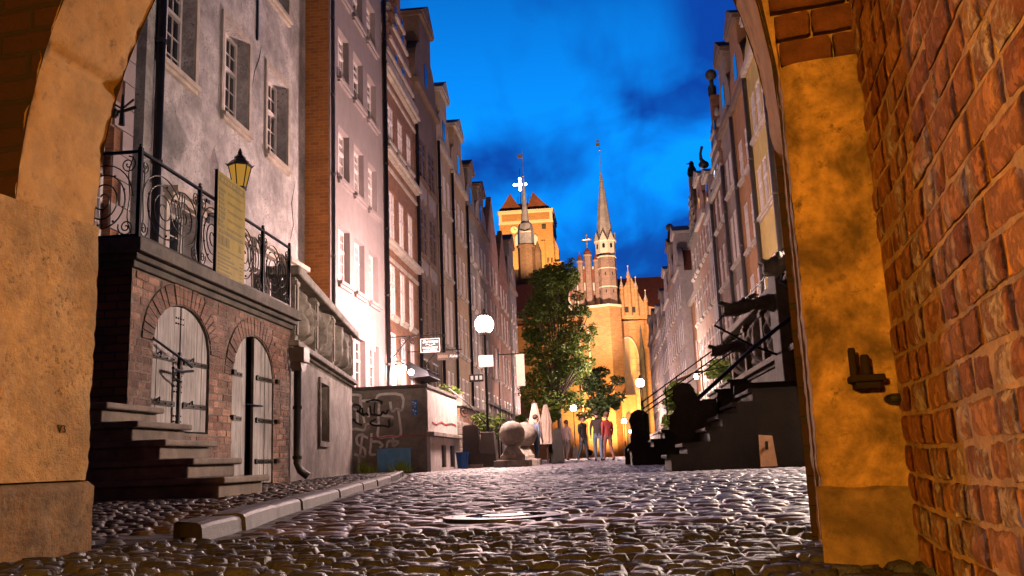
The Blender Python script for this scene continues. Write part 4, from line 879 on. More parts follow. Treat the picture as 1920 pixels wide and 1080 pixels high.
def scrawl(name, strokes, m_, wd, off=0.0, ox=640, oy=700, sc_=5.4):
    mb = MB()
    for s_ in strokes:
        pts = [onY(ox+x/sc_, oy+y/sc_, 23.0) for x, y in s_]; pts = [Vector((p.x+4.55, -.006-off, p.z)) for p in pts]
        dn = []
        for a, b_ in zip(pts[:-1], pts[1:]): dn += [a.lerp(b_, k/3) for k in range(3)]
        dn.append(pts[-1]); sm = [dn[0]]+[(dn[i-1]+dn[i]*2+dn[i+1])/4 for i in range(1, len(dn)-1)]+[dn[-1]]
        for a, b_ in zip(sm[:-1], sm[1:]):
            d = (b_-a); d = d.normalized() if d.length > 1e-6 else Vector((1, 0, 0)); nn = Vector((-d.z, 0, d.x))*wd*random.uniform(.8, 1.1); e_ = d*wd*.3
            mb.hexa([a-nn-e_, b_-nn+e_, b_+nn+e_, a+nn-e_, a-nn-e_+Vector((0, .004, 0)), b_-nn+e_+Vector((0, .004, 0)), b_+nn+e_+Vector((0, .004, 0)), a+nn-e_+Vector((0, .004, 0))])
    mb.build(name, m_, gt)
scrawl('white_graffiti', [[(95, 215), (200, 220), (190, 280), (210, 380), (235, 500)], [(195, 280), (350, 275), (370, 210), (635, 205), (620, 385), (560, 355), (510, 395), (495, 290)], [(350, 270), (385, 290), (375, 430), (530, 430), (515, 545), (520, 460)], [(375, 430), (380, 520), (360, 660), (480, 635), (610, 640), (595, 500), (575, 365)], [(95, 570), (140, 560), (240, 580), (245, 520), (300, 505), (375, 525)], [(280, 350), (275, 440)], [(110, 300), (115, 360), (160, 370), (165, 500)], [(270, 655), (190, 615), (150, 650), (160, 720), (240, 760), (245, 850), (200, 840), (135, 820)], [(215, 610), (195, 780), (180, 900)], [(305, 610), (300, 720), (285, 830), (345, 820)], [(300, 690), (380, 690), (425, 730), (390, 750)], [(460, 750), (470, 680), (595, 690), (530, 740)], [(525, 650), (525, 740)]], M['whiteline'], .032)
scrawl('red_graffiti', [[(270, 650), (330, 652), (380, 655), (470, 640), (560, 634), (640, 636), (720, 626), (790, 630), (858, 629)]], M['redline'], .012, .012)
scrawl('black_graffiti', [[(100, 400), (120, 310), (200, 330), (180, 400), (150, 370), (230, 430)], [(210, 350), (220, 430), (260, 400), (270, 430)], [(290, 330), (300, 420), (340, 420)], [(250, 290), (340, 265), (420, 290), (400, 310)], [(340, 300), (330, 420), (400, 430), (420, 380), (450, 420), (475, 370)], [(95, 540), (120, 450), (145, 500), (210, 525)], [(350, 465), (280, 500), (330, 530), (440, 530), (490, 550), (480, 470)]], M['blackline'], .026, .006)
q = MB(); q.tube([(.033, .6, 1.3), (.033, 1.2, 1.26), (.033, 1.9, 1.36), (.033, 2.6, 1.30), (.033, 3.6, 1.38), (.033, 4.4, 1.33)], .016, 5); q.build('red_graffiti', M['redline'], gt)
q = MB(); p0, p1 = onY(773, 779, 23), onY(783, 750, 23); X0, X1, Z0, Z1 = p0.x+4.55, p1.x+4.55, p0.z, p1.z
q.box(X0, X1, -.02, -.003, Z0, Z1); sg = q.build('house_number_plate', M['bluesign'], gt)
q = MB()
for fx, fz, hw, hz in ((.2, .86, .1, .05), (.62, .80, .16, .04), (.3, .70, .2, .012), (.65, .67, .12, .012), (.5, .55, .16, .018), (.22, .34, .1, .055), (.62, .27, .15, .04), (.35, .2, .12, .012), (.5, .08, .14, .02)):
    cx, cz = X0+(X1-X0)*fx, Z0+(Z1-Z0)*fz; q.box(cx-hw*.13, cx+hw*.13, -.0235, -.0205, cz-hz*.36, cz+hz*.36)
q.build('lettering', M['signwhite'], sg)
ub = thing('utility_cabinet', 'chalky blue sheet metal utility cabinet on the pavement edge', 'cabinet', (-4.87, 21.05, .10), R(-38))
q = MB(); q.box(-.42, .18, -.26, .26, 0, .50); q.build('body', M['bluebox'], ub, bevel=.008)
q = MB(); q.box(-.44, .20, -.28, .28, .501, .52); q.build('lid', M['bluebox'], ub)
q = MB(); q.box(-.40, .16, -.275, -.262, .03, .48); q.build('door', M['bluebox'], ub)
# stair, post, bin, street lamp, stone balls beyond the graffiti terrace
def lamp_post(label, x, y, H_, mat_='globe', base=True, r=GLOBE_R, signs=False):
    t = thing('street_lamp', label, 'street lamp', (x, y, gz(y)), 0, 'lit street lamps along the cobbled street')
    q = MB(); q.lathe([(.075, 0), (.06, .4), (.045, .9), (.038, H_-.35), (.06, H_-.33), (.06, H_-.27), (.03, H_-.25)], n=10); q.build('pole', M['iron'], t, smooth=True)
    if base: q = MB(); q.lathe([(.36, 0), (.34, .4), (.27, 1.02)], n=4, rot=math.pi/4); q.build('base', M['slab'], t, bevel=.015)
    q = MB(); q.sphere((0, 0, H_), r, 18, 12); q.build('globe', M[mat_], t, smooth=True)
    q = MB()
    for kk_ in range(4):
        a = kk_*math.pi/2+.4; q.tube([((r+.012)*math.cos(a)*math.sin(b2_), (r+.012)*math.sin(a)*math.sin(b2_), H_-(r+.012)*math.cos(b2_)) for b2_ in np.linspace(.3, 2.8, 12)], .012, 5)
    q.build('cage', M['iron'], t)
    q = MB(); q.lathe([(r*.55, H_-r-.05), (r*.62, H_-r*.86)], n=12); q.lathe([(r*.5, H_+r*.9), (r*.3, H_+r+.06), (.02, H_+r+.2)], n=12); q.build('cap', M['iron'], t)
    return t
sl = lamp_post('glaring pink white street lamp on dark tapered base, left side', -3.50, 27.0, 4.25)
q = MB(); q.box(-.2, .24, -.052, -.044, 2.95, 3.30); s_ = q.build('notice', M['signwhite'], sl)
q = MB(); q.box(-.50, -.07, -.052, -.044, 2.52, 2.74); s_ = q.build('direction_sign', M['signblack'], sl)
q = MB()
for cx in (-.42, -.28, -.15): q.box(cx-.04, cx+.04, -.057, -.0525, 2.58, 2.70)
q.build('pictogram', M['signwhite'], s_)
bs_ = thing('blue_bin', 'blue plastic bin beside the dark slab post', 'bin', (-4.22, 26.6, gz(27)))
q = MB(); q.lathe([(.15, 0), (.19, .42)], n=12); q.build('body', M['bluesign'], bs_); q = MB(); q.lathe([(.2, .42), (.2, .46), (.17, .46)], n=12); q.build('rim', M['bluesign'], bs_)
spst = thing('stone_slab_post', 'tall dark stone slab post left of street lamp', 'post', (-3.98, 26.8, gz(27)))
q = MB(); q.prism([(-.22, 0), (.26, 0), (.20, 1.15), (.12, 1.2), (-.16, 1.2), (-.2, 1.15)], -.14, .14, lambda p, z, t: (p, t, z)); q.build('slab', M['slab'], spst, bevel=.03); q = MB(); q.box(-.30, .34, -.2, .2, -.02, .10); q.build('plinth', M['stone'], spst)
ss = thing('terrace_stair', 'pale stone steps with iron scroll rail up to the next terrace', 'stair', (-4.6, 27.9, 0))
q = MB()
for k in range(8): q.box(-.2, 1.3-k*.19, 0, 1.6, gz(28)+k*.2, gz(28)+k*.2+.2)
q.build('steps', M['stone'], ss, bevel=.02)
q = MB()
for yy in (.05,):
    q.tube([(1.3, yy, .95), (.3, yy, 2.1), (-.2, yy, 2.5), (-.5, yy, 2.55)], .025, 6); q.tube([(1.3, yy, .3), (1.3, yy, 1.0)], .03, 6)
    for k in range(4): spiral(q, lambda u, n, z: (u, yy, z), (1.0-k*.36, 1.0+k*.40), .16, .2, 1.8, .016, 28)
q.build('handrail', M['iron'], ss)
def ball(label, x, y, r):
    t = thing('stone_ball', label, 'stone ball', (x, y, gz(y)), 0, 'carved stone balls guarding the stairs')
    q = MB(); q.sphere((0, 0, .56+r*.97), r, 26, 18); q.build('ball', M['stone'], t, smooth=True)
    q = MB(); q.box(-.5, .5, -.5, .5, -.05, .18); q.lathe([(.46, .18), (.46, .30), (.36, .38), (.26, .5), (.2, .58)], n=4, rot=math.pi/4); q.build('pedestal', M['stone'], t, bevel=.02)
ball('nearer large round sandstone ball on stepped pedestal by lamp', -2.70, 26.2, .37)
ball('farther stone ball half hidden behind the nearer one', -2.62, 29.2, .40)
tb = thing('brick_terrace_block', 'brick terrace block behind the street lamp with flower trough', 'terrace', (-4.75, 29.6, 0))
q = MB(); q.box(-2.65, 0, 0, 7.0, -.1, 2.05); q.build('wall', M['brick_yz'], tb); q = MB(); q.box(-2.65, .1, -.08, 7.05, 2.051, 2.18); q.build('coping', M['stone'], tb, bevel=.02)
q = MB(); q.box(-1.6, .05, .3, .7, 2.181, 2.45); q.build('trough', M['stone'], tb)
tb = thing('stone_terrace_block', 'long pale stone terrace along the far left houses', 'terrace', (-4.9, 37.6, 0))
q = MB(); q.box(-2.5, 0, 0, 20, -.1, 1.8); q.build('wall', M['wall_plaster'], tb); q = MB(); q.box(-2.5, .1, -.05, 20.05, 1.801, 1.93); q.build('coping', M['stone'], tb)
q = MB()
for k in range(14): q.lathe([(.06, 1.931), (.11, 2.1), (.05, 2.4), (.09, 2.6)], (0, .5+k*1.4, 0), 8)
q.box(-.1, .1, 0, 20, 2.6, 2.72); q.build('balustrade', M['stone'], tb)
def gravestone(name, label, x, y, H_, w_, m_='stone', seed=0):
    t = thing(name, label, 'carved post', (x, y, gz(y)))
    q = MB(); q.prism([(-w_*.5, 0), (w_*.5, 0), (w_*.42, H_*.3), (w_*.55, H_*.5), (w_*.4, H_*.72), (w_*.3, H_*.95), (0, H_), (-w_*.3, H_*.95), (-w_*.4, H_*.72), (-w_*.55, H_*.5), (-w_*.42, H_*.3)], -.12, .12, lambda p, z, tt: (p, tt, z)); q.build('slab', M[m_], t, bevel=.03)
    q = MB(); q.box(-w_*.6, w_*.6, -.2, .2, -.03, .12); q.build('foot', M[m_], t)
gravestone('carved_post', 'dark carved stone baluster post right of the stone balls', -1.66, 31.0, 1.15, .30, 'soot')
gravestone('carved_post', 'lower dark carved post beside the closed parasols', -1.95, 34.0, 1.0, .34, 'soot')
def parasol(label, x, y, H_):
    t = thing('closed_parasol', label, 'parasol', (x, y, gz(y)), 0, 'closed cream parasols on the left terraces')
    q = MB(); q.tube([(0, 0, 0), (0, 0, H_+.1)], .025, 6); q.build('pole', M['brown_wood'], t)
    q = MB()
    for k in range(9):
        a = k*2*math.pi/9; q.tube([(.17*math.cos(a), .17*math.sin(a), H_*.32), (.13*math.cos(a+.3), .13*math.sin(a+.3), H_*.62), (.16*math.cos(a+.4), .16*math.sin(a+.4), H_*.70), (.05*math.cos(a), .05*math.sin(a), H_)], [.09, .08, .07, .03], 6)
    q.build('canopy', M['cream'], t, smooth=True)
parasol('closed cream parasol just right of the stone balls', -2.35, 30.5, 2.0); parasol('taller closed cream parasol under the street tree', -2.18, 33.5, 2.1)
bn = thing('hanging_banner', 'plain white vertical banner on the left houses', 'banner', (-2.95, 32.6, 2.85))
q = MB(); q.box(-.16, .14, 0, .02, 0, 1.15); q.build('cloth', M['cream'], bn); q = MB(); q.tube([(-.8, .01, 1.17), (.2, .01, 1.17)], .02, 6); q.tube([(-.8, .01, -2.8), (-.8, .01, 1.4)], .03, 6); q.build('bracket', M['iron'], bn)
# hanging shop signs
def text_mesh(body, size, m_, parent, loc, shear=0, depth=.004, bold=0):
    cu = bpy.data.curves.new('lettering', 'FONT'); cu.body = body; cu.size = size; cu.extrude = depth; cu.shear = shear; cu.align_x = 'CENTER'; cu.align_y = 'CENTER'; cu.offset = bold
    o = bpy.data.objects.new('lettering', cu); COL.objects.link(o); dg = bpy.context.evaluated_depsgraph_get(); me = bpy.data.meshes.new_from_object(o.evaluated_get(dg)); bpy.data.objects.remove(o)
    me.materials.clear(); me.materials.append(M[m_]); o = bpy.data.objects.new('lettering', me); COL.objects.link(o); o.parent = parent; o.location = loc; o.rotation_euler = (R(90), 0, 0); return o
hs_ = thing('shop_sign', 'black square amber shop sign with white lettering on iron bracket', 'shop sign', (LX, 31.0, 4.28))
q = MB(); q.box(1.11, 1.81, -.02, .02, -.25, .25); bd = q.build('board', M['signblack'], hs_)
q = MB()
for a, b_, c_, d in ((1.12, 1.80, .225, .24), (1.12, 1.80, -.24, -.225), (1.12, 1.135, -.225, .225), (1.785, 1.80, -.225, .225)): q.box(a, b_, -.0235, -.0205, c_, d)
q.build('border', M['signwhite'], bd)
text_mesh('Bursztyn', .155, 'signwhite', bd, (1.46, -.024, .135), .35, bold=.002); text_mesh('PRODUCENT', .088, 'signwhite', bd, (1.46, -.024, -.085), bold=.003); text_mesh('HURT\u2022DETAL', .082, 'signwhite', bd, (1.46, -.024, -.18), bold=.002)
q = MB(); pts = [(1.30+.34*t, -.024, .02+.022*math.sin(t*9)) for t in np.linspace(0, 1, 20)]; q.tube(pts, .009, 5); q.build('flourish', M['signwhite'], bd)
q = MB(); q.tube([(0, 0, .36), (2.0, 0, .36)], .02, 6); q.tube([(1.25, 0, .36), (1.25, 0, .25)], .01, 5); q.tube([(1.68, 0, .36), (1.68, 0, .25)], .01, 5); q.tube([(0, 0, -.5), (.35, 0, -.1), (.75, 0, .35)], .018, 6)
for c_ in ((.28, -.22), (.5, .2), (.85, .22)): spiral(q, lambda u, n, z: (u, 0, z), c_, .14, .14, 1.8, .014, 28)
q.tube([(1.3, 0, .40), (1.46, 0, .46), (1.62, 0, .40)], .016, 5); q.build('bracket', M['iron'], hs_)
hs2 = thing('shop_sign', 'brown oblong shop sign with round end beyond the square sign', 'shop sign', (LX, 34.0, 4.22))
q = MB(); poly = [(1.15, -.14), (1.75, -.14)]+[(1.83+.14*math.cos(a), .14*math.sin(a)) for a in np.linspace(-1.4, 1.4, 9)]+[(1.75, .14), (1.15, .14)]; q.prism(poly, -.02, .02, lambda p, z, t: (p, t, z)); bd = q.build('board', M['brown_wood'], hs2)
text_mesh('Kaha', .15, 'signwhite', bd, (1.77, -.025, 0), .3)
q = MB()
for k in range(9): q.box(1.19+k*.042, 1.19+k*.042+.016, -.025, -.021, -.05, .06)
for k in (0, 2, 3, 5, 7): q.box(1.19+k*.042, 1.23+k*.042, -.025, -.021, .045, .06)
q.build('worn_lettering', M['tan'], bd)
q = MB(); q.tube([(0, 0, .24), (2.1, 0, .24)], .02, 6); q.tube([(.6, 0, -.4), (1.1, 0, .2)], .016, 6); q.tube([(1.3, 0, .24), (1.3, 0, .13)], .01, 5); q.tube([(1.75, 0, .24), (1.75, 0, .13)], .01, 5); q.build('bracket', M['iron'], hs2)
for k, (x, y, z) in enumerate(((-7.1, 30.7, 3.5), (-7.05, 31.6, 3.60), (-7.0, 32.7, 3.55))):
    t = thing('shop_floodlight', ['left one of three bright shop lights above the graffiti wall', 'middle one of three bright shop lights above the graffiti wall', 'right one of three bright shop lights above the graffiti wall'][k], 'wall light', (x, y, z), 0, 'three bright shop lights')
    q = MB(); q.tube([(-.34, 0, .25), (-.1, 0, .25), (0, 0, .16)], .018, 6); q.lathe([(.05, .1), (.05, .17)], n=10); q.build('arm', M['iron'], t)
    q = MB(); q.sphere((0, 0, 0), .11, 14, 10); q.build('bulb', M['shoplight'], t, smooth=True)
aw = thing('shop_awning', 'rolled grey shop awning below the hanging signs', 'awning', (LX, 34.2, 3.6))
q = MB(); q.prism([(0, .5), (.7, .1), (.75, -.05), (0, -.1)], 0, 2.6, lambda p, z, t: (p, t, z)); q.build('canopy', M['pipe'], aw, bevel=.02)
kk = thing('sign_flagpole', 'thin pink lit iron pole standing among the left houses', 'pole', (-3.9, 39.0, 0))
q = MB(); q.tube([(0, 0, 0), (0, 0, 9.2)], [.05, .03], 8); q.build('pole', M['zinc'], kk)
# ------------------------------------------------------------------ right: terrace, stairs, water spouts
rt = thing('carved_stone_terrace', 'sooty stone terrace with relief panels on right of street', 'terrace', (3.05, 12.9, 0))
Pq = lambda u, n, z: (-n, u, z)
q = MB(); facade(q, Pq, 9.0, -.1, 1.68, [(.15, 1.15, .05, 1.5)], .12); q.face([(0, 0, -.1), (3, 0, -.1), (3, 0, 1.68), (0, 0, 1.68)]); q.face([(0, 0, 1.68), (3, 0, 1.68), (3, 9, 1.68), (0, 9, 1.68)]); q.build('wall', M['darkstone'], rt)
q = MB()
for k in range(8): q.box(.155+k*.124, .272+k*.124, -.11, -.07, .05, 1.5, P=Pq)
q.build('plank_door', M['door_wood'], rt)
q = MB(); q.box(.02, 1.3, .004, .08, 1.5, 1.62, P=Pq); q.box(.0, .13, .004, .05, .0, 1.5, P=Pq); q.build('door_frame', M['rtstone'], rt)
q = MB()
for n_, z0, z1 in ((.05, 1.681, 1.74), (.15, 1.74, 1.84)): q.box(-.05, 9.05, -.2, n_, z0, z1, P=Pq)
q.build('cornice', M['rtstone'], rt, bevel=.015)
q = MB(); q.box(0, 9, -.3, -.06, 1.841, 2.85, P=Pq); q.build('parapet', M['darkstone'], rt)
for k, (a, b_) in enumerate(((.25, 1.5), (2.65, 4.1), (4.65, 6.3), (6.8, 8.4))):
    q = MB(); relief_panel(q, Pq, a, b_, 1.92, 2.78, -.055, .12, 31+k, 36, 44); q.build('relief_panel', M['rtstone'], rt, smooth=True)
for u in (-.02, 2.38, 4.25, 6.42, 8.5):
    q = MB(); q.box(u, u+.24, -.058, .06, 1.841, 2.85, P=Pq); q.box(u-.03, u+.27, -.058, .09, 2.7, 2.79, P=Pq); q.build('pilaster', M['rtstone'], rt, bevel=.01)
q = MB(); q.box(1.62, 2.3, -.058, .25, -.1, 3.05, P=Pq); q.build('pier', M['darkstone'], rt, bevel=.02)
q = MB(); q.box(-.1, 9.1, -.36, .16, 2.85, 3.0, P=Pq); q.build('coping', M['rtstone'], rt, bevel=.03, seg=3)
q = MB()
for z in (3.12, 3.36): q.tube([Pq(.8, 0, z), Pq(7, 0, z)], .012, 5)
for k in range(9): q.tube([Pq(.8+k*.77, 0, 3.0), Pq(.8+k*.77, 0, 3.42)], .012, 5); spiral(q, Pq, (1.15+k*.77, 3.24), .09, .1, 1.6, .009, 22)
q.build('railing', M['iron'], rt)
def gargoyle(label, root_p, length, r, brk):
    t = thing('water_spout', label, 'water spout', root_p, 0, 'carved dragon water spouts on the right terrace')
    q = MB(); Ls = 26; nn = 14; b0 = len(q.v)
    for i in range(Ls+1):
        s = i/Ls; x = -length*s; rr = r*(1.25-.5*s+.18*math.sin(s*9)+(.22 if .55 < s < .75 else 0)); zz = .04*math.sin(s*5)
        if s > .82: rr *= 1-.9*(s-.82)
        for j in range(nn):
            a = 2*math.pi*j/nn; k = 1+.10*math.sin(j*3+i*1.3)+.10*fbm((i*.5, j*.6, length), 2); sy_ = .85; q.v.append((x, rr*k*sy_*math.cos(a), zz+rr*k*math.sin(a)*(.85 if math.sin(a) > 0 else .75)))
    for i in range(Ls):
        for j in range(nn): q.f.append((b0+i*nn+j, b0+i*nn+(j+1) % nn, b0+(i+1)*nn+(j+1) % nn, b0+(i+1)*nn+j)); q.m.append(0)
    q.f.append(tuple(b0+Ls*nn+j for j in range(nn))); q.m.append(0)
    q.prism([(-length*.78, .03), (-length*1.05, .10), (-length*1.1, .05), (-length*1.02, .02)], -r*.55, r*.55, lambda p, z, tt: (p, tt, z)); q.prism([(-length*.78, -.06), (-length*1.03, -.10), (-length*1.0, -.14), (-length*.75, -.14)], -r*.5, r*.5, lambda p, z, tt: (p, tt, z))
    for s_ in (-1, 1): q.sphere((-length*.68, s_*r*.8, r*.75), r*.3, 8, 6); q.tube([(-length*.58, s_*r*.6, r*.9), (-length*.5, s_*r*.9, r*1.3), (-length*.42, s_*r*.9, r*1.2)], [r*.3, r*.2, .01], 6)
    for k in range(4): q.tube([(-length*(.5-.1*k), -r*.9, r*.6), (-length*(.47-.1*k), -r*1.05, 0), (-length*(.5-.1*k), -r*.8, -r*.5)], r*.16, 5)
    q.build('dragon', M['darkstone'], t, smooth=True)
    if brk: q = MB(); q.tube(brk, .022, 6); q.build('strut', M['iron'], t)
gargoyle('dragon head water spout with zigzag iron strut above the stairs', (2.95, 14.75, 2.53), .95, .13, [(-.93, 0, -.08), (-1.12, 0, -.28), (-.55, .1, -.62), (-.1, .2, -.8)])
gargoyle('dark dragon water spout nearest the right pier', (3.05, 13.15, 2.86), .66, .17, [(-.38, 0, -.12), (-.44, 0, -.24), (-.1, 0, -.48), (0, 0, -.5)])
gargoyle('smaller dragon water spout farther along the right terrace', (3.0, 19.0, 2.33), .75, .13, None)
def stair(name, label, x0, y0, w_, prof, m_='darkstone'):
    t = thing(name, label, 'stair', (0, y0, gz(y0)))
    q = MB()
    for k, (x, z) in enumerate(prof):
        zb = prof[k-1][1] if k else -.08
        q.box(x, 3.04, .07, w_, z-.055, z); q.box(x+.05, 3.04, .08, w_-.03, zb+.001, z-.056)
    q.build('steps', M[m_], t, bevel=.016, seg=3)
    pr_ = [(3.045, -.08), (3.045, prof[-1][1]+.004)]
    for k in range(len(prof)-1, -1, -1):
        x, z = prof[k]; zb = prof[k-1][1]+.004 if k else -.08; pr_ += [(x-.005, z+.004), (x-.012, z-.03), (x+.005, z-.058), (x+.05, z-.062), (x+.05, zb)]
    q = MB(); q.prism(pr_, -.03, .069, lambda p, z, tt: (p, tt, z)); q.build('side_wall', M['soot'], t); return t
s1 = stair('stone_staircase', 'dark stone staircase with curved newel in front of right terrace', 0, 12.7, 1.45, [(.80, .21), (1.02, .36), (1.34, .56), (1.52, .72), (1.72, .88), (1.95, 1.05)])
NEW = [(1.0, -.05), (1.72, -.05), (1.72, .95), (1.42, .98), (1.30, 1.24), (1.20, 1.26), (1.10, 1.20), (1.08, 1.05), (1.14, .92), (1.02, .78), (1.0, .62), (1.10, .50), (1.05, .42), (1.03, .32)]
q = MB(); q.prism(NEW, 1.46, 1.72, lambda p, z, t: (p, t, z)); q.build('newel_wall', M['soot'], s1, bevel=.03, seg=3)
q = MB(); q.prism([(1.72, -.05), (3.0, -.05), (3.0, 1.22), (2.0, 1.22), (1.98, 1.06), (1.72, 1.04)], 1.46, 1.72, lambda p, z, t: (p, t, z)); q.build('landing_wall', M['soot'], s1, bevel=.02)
q = MB(); q.tube([(1.40, 1.5, 1.02), (2.35, 1.4, 1.80), (2.9, 1.4, 2.2)], .032, 8); q.tube([(1.40, 1.5, 1.02), (1.38, 1.52, .9)], .03, 8); q.build('handrail', M['iron'], s1)
s2 = stair('stone_staircase', 'second dark stone staircase with thin double iron rails', 0, 19.6, 1.6, [(.45, .35), (.92, .52), (1.16, .70), (1.44, .88), (1.72, 1.08), (2.05, 1.30), (2.32, 1.50), (2.6, 1.69)])
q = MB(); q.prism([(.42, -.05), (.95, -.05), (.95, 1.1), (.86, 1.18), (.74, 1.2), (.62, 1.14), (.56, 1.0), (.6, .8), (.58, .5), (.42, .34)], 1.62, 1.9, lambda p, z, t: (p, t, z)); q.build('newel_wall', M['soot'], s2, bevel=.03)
q = MB()
for dz in (0, .17, .42): q.tube([(.78, .1, 1.05+dz*.6), (2.75, .1, 2.28+dz*.75), (3.0, .1, 2.35+dz*.75)], .016, 6)
for x in (.8, 1.3, 1.55, 2.1, 2.7): q.tube([(x, .1, .4+(x-.45)*.6), (x, .1, 1.33+(x-.78)*.66)], .014, 6)
q.build('handrail', M['iron'], s2)
wbx = thing('wooden_panel', 'pale wooden panel with small slot leaning under right stairs', 'panel', (2.0, 12.5, .03))
q = MB(); q.prism([(0, 0), (.22, 0), (.20, .40), (.02, .42)], 0, .03, lambda p, z, t: (p, t+z*.2, z)); q.build('board', M['ochre'], wbx); q = MB(); q.box(.09, .13, .045, .052, .22, .33); q.build('slot', M['black'], wbx)
bl = thing('low_stone_step', 'low stone step and shoe scraper at foot of right pier', 'step', (2.62, 11.9, 0))
q = MB(); q.box(0, .7, 0, .6, -.03, .11); q.box(.0, .7, -.03, .62, .111, .15); q.build('slab', M['stone'], bl, bevel=.015); q = MB(); q.tube([(.05, .1, .15), (.1, .1, .24), (.2, .1, .3), (.25, .1, .38)], .018, 6); q.build('scraper', M['iron'], bl)
# added fill lantern, unseen behind the right pier, lighting the left terrace
wl2 = thing('added_fill_lantern', 'added fill lantern on a pole, unseen behind the right pier', 'lantern', (4.5, 12.84, 0))
f_, gl = MB(), MB(); lantern(f_, gl, (0, 0, 3.0), .9); f_.tube([(0, 0, 0), (0, 0, 2.95)], .045, 8); f_.build('frame', M['iron'], wl2); gl.build('glass', emit('fill_lantern_glow', (1.0, .76, .64), FILL_LAMP_W/1.5), wl2)
house('plain plastered house between the gate and the right terrace', 1, 5.4, 3.2, 12.4, 12, 15, 'flat', 'beige', [(1.5, 2.6, 4, 6), (4.2, 5.3, 4, 6), (6.8, 7.9, 4, 6)])
rtb = thing('right_terrace_block', 'long dark terrace with plants before the right houses', 'terrace', (3.3, 22.2, 0))
q = MB(); q.box(0, 2.7, 0, 34, -.1, 1.7); q.build('wall', M['darkstone'], rtb); q = MB(); q.box(-.1, 2.7, -.05, 34.05, 1.701, 1.83); q.build('coping', M['stone'], rtb)
rtb = thing('pale_terrace_block', 'lit pale terrace before the second right block', 'terrace', (3.6, 66, 0))
q = MB(); q.box(0, 2.4, 0, 50, -.1, 1.7); q.build('wall', M['wall_plaster'], rtb); q = MB(); q.box(-.1, 2.4, -.05, 50.05, 1.701, 1.83); q.build('coping', M['stone'], rtb)
aw2 = thing('cafe_awning', 'cream cafe awning glowing on right terrace', 'awning', (3.0, 30.0, 2.55))
q = MB(); q.prism([(0, .35), (-.9, 0), (-.9, -.12), (-.86, -.12), (-.86, -.02), (0, .3)], 0, 2.0, lambda p, z, t: (p, t, z)); q.build('canopy', M['cream'], aw2)
q = MB(); q.tube([(-.86, .1, -.1), (-.86, .1, -1)], .02, 6); q.tube([(-.86, 1.9, -.1), (-.86, 1.9, -1)], .02, 6); q.tube([(0, .1, .3), (0.3, .1, .3)], .02, 6); q.build('leg', M['iron'], aw2)
yl = thing('terrace_lamp', 'small yellow glowing lamp over the curved newel', 'lamp', (2.40, 24.0, 2.18))
q = MB(); q.sphere((0, 0, 0), .06, 10, 8); q.build('bulb', emit('small_yellow_glow', (1, .72, .30), 220), yl, smooth=True); q = MB(); q.lathe([(.12, .07), (.02, .14)], n=10); q.tube([(0, 0, .1), (.9, 0, .25)], .015, 6); q.build('shade', M['iron'], yl)
# the other street lamps
lamp_post('lit street lamp at right before the church wall', 2.24, 57.0, 4.5, 'globe_cool')
lamp_post('lit street lamp beyond the street tree at left', -2.77, 80.0, 4.35, 'globe')
lamp_post('distant lit street lamp near church door', 1.94, 100.0, 3.75, 'globe')
lamp_post('lowest small lit lamp right of the church door', 1.92, 75.0, 2.0, 'globe', base=False, r=.13)

# ------------------------------------------------------------------ vegetation
def leafmat(name, c0, c1):
    m, nt, b = mat(name); at = nt.nodes.new('ShaderNodeAttribute'); at.attribute_name = 'tint'; nt.links.new(mix(nt, at.outputs['Fac'], c0, c1), b.inputs['Base Color']); b.inputs['Roughness'].default_value = .6
    tr = nt.nodes.new('ShaderNodeBsdfTranslucent'); nt.links.new(mix(nt, at.outputs['Fac'], c0, c1), tr.inputs[0]); ms = nt.nodes.new('ShaderNodeMixShader'); ms.inputs[0].default_value = .35
    nt.links.new(b.outputs[0], ms.inputs[1]); nt.links.new(tr.outputs[0], ms.inputs[2]); nt.links.new(ms.outputs[0], nt.nodes['Material Output'].inputs[0]); return m
def foliage(name, clusters, n, size, m_, parent, seed):
    r_ = np.random.default_rng(seed); cw = np.array([c[3]**2 for c in clusters]); cw = cw/cw.sum(); idx = r_.choice(len(clusters), n, p=cw); C_ = np.array(clusters)
    d = r_.normal(0, 1, (n, 3)); d /= np.linalg.norm(d, axis=1)[:, None]; rad = C_[idx, 3]*r_.uniform(.25, 1, n)**.5; ctr = C_[idx, :3]+d*rad[:, None]*np.array([1, 1, .72])
    a = r_.normal(0, 1, (n, 3)); a[:, 2] *= .5; a /= np.linalg.norm(a, axis=1)[:, None]; b_ = np.cross(a, r_.normal(0, 1, (n, 3))); b_ /= np.linalg.norm(b_, axis=1)[:, None]
    s = size*r_.uniform(.6, 1.3, n)[:, None]; c_ = np.cross(a, b_)
    quad = np.stack([ctr-a*s, ctr+b_*s*.45+c_*s*.12, ctr+a*s, ctr-b_*s*.45+c_*s*.12], 1).reshape(-1, 3)
    me = bpy.data.meshes.new(name); me.from_pydata(quad.tolist(), [], [tuple(range(i*4, i*4+4)) for i in range(n)]); me.attributes.new('tint', 'FLOAT', 'POINT').data.foreach_set('value', np.repeat(r_.uniform(0, 1, n), 4)); me.materials.append(m_)
    o = bpy.data.objects.new(name, me); COL.objects.link(o)
    if parent: o.parent = parent
    return o
def tree(name, label, x, y, ctrs, trunk_h, n, size, m_, seed):
    t = thing(name, label, 'tree', (x, y, gz(y))); q = MB(); q.tube([(0, 0, 0), (.06, 0, trunk_h*.5), (-.04, .05, trunk_h)], [.22, .17, .13], 9)
    for c in ctrs[::2]:
        e_ = Vector(c[:3]); mid_ = Vector((e_.x*.45, e_.y*.45, trunk_h+(e_.z-trunk_h)*.4)); q.tube([(-.04, .05, trunk_h*.9), mid_, e_], [.08, .05, .02], 5)
    q.build('trunk', M['brown_wood'], t); foliage('crown', ctrs, n, size, m_, t, seed); return t
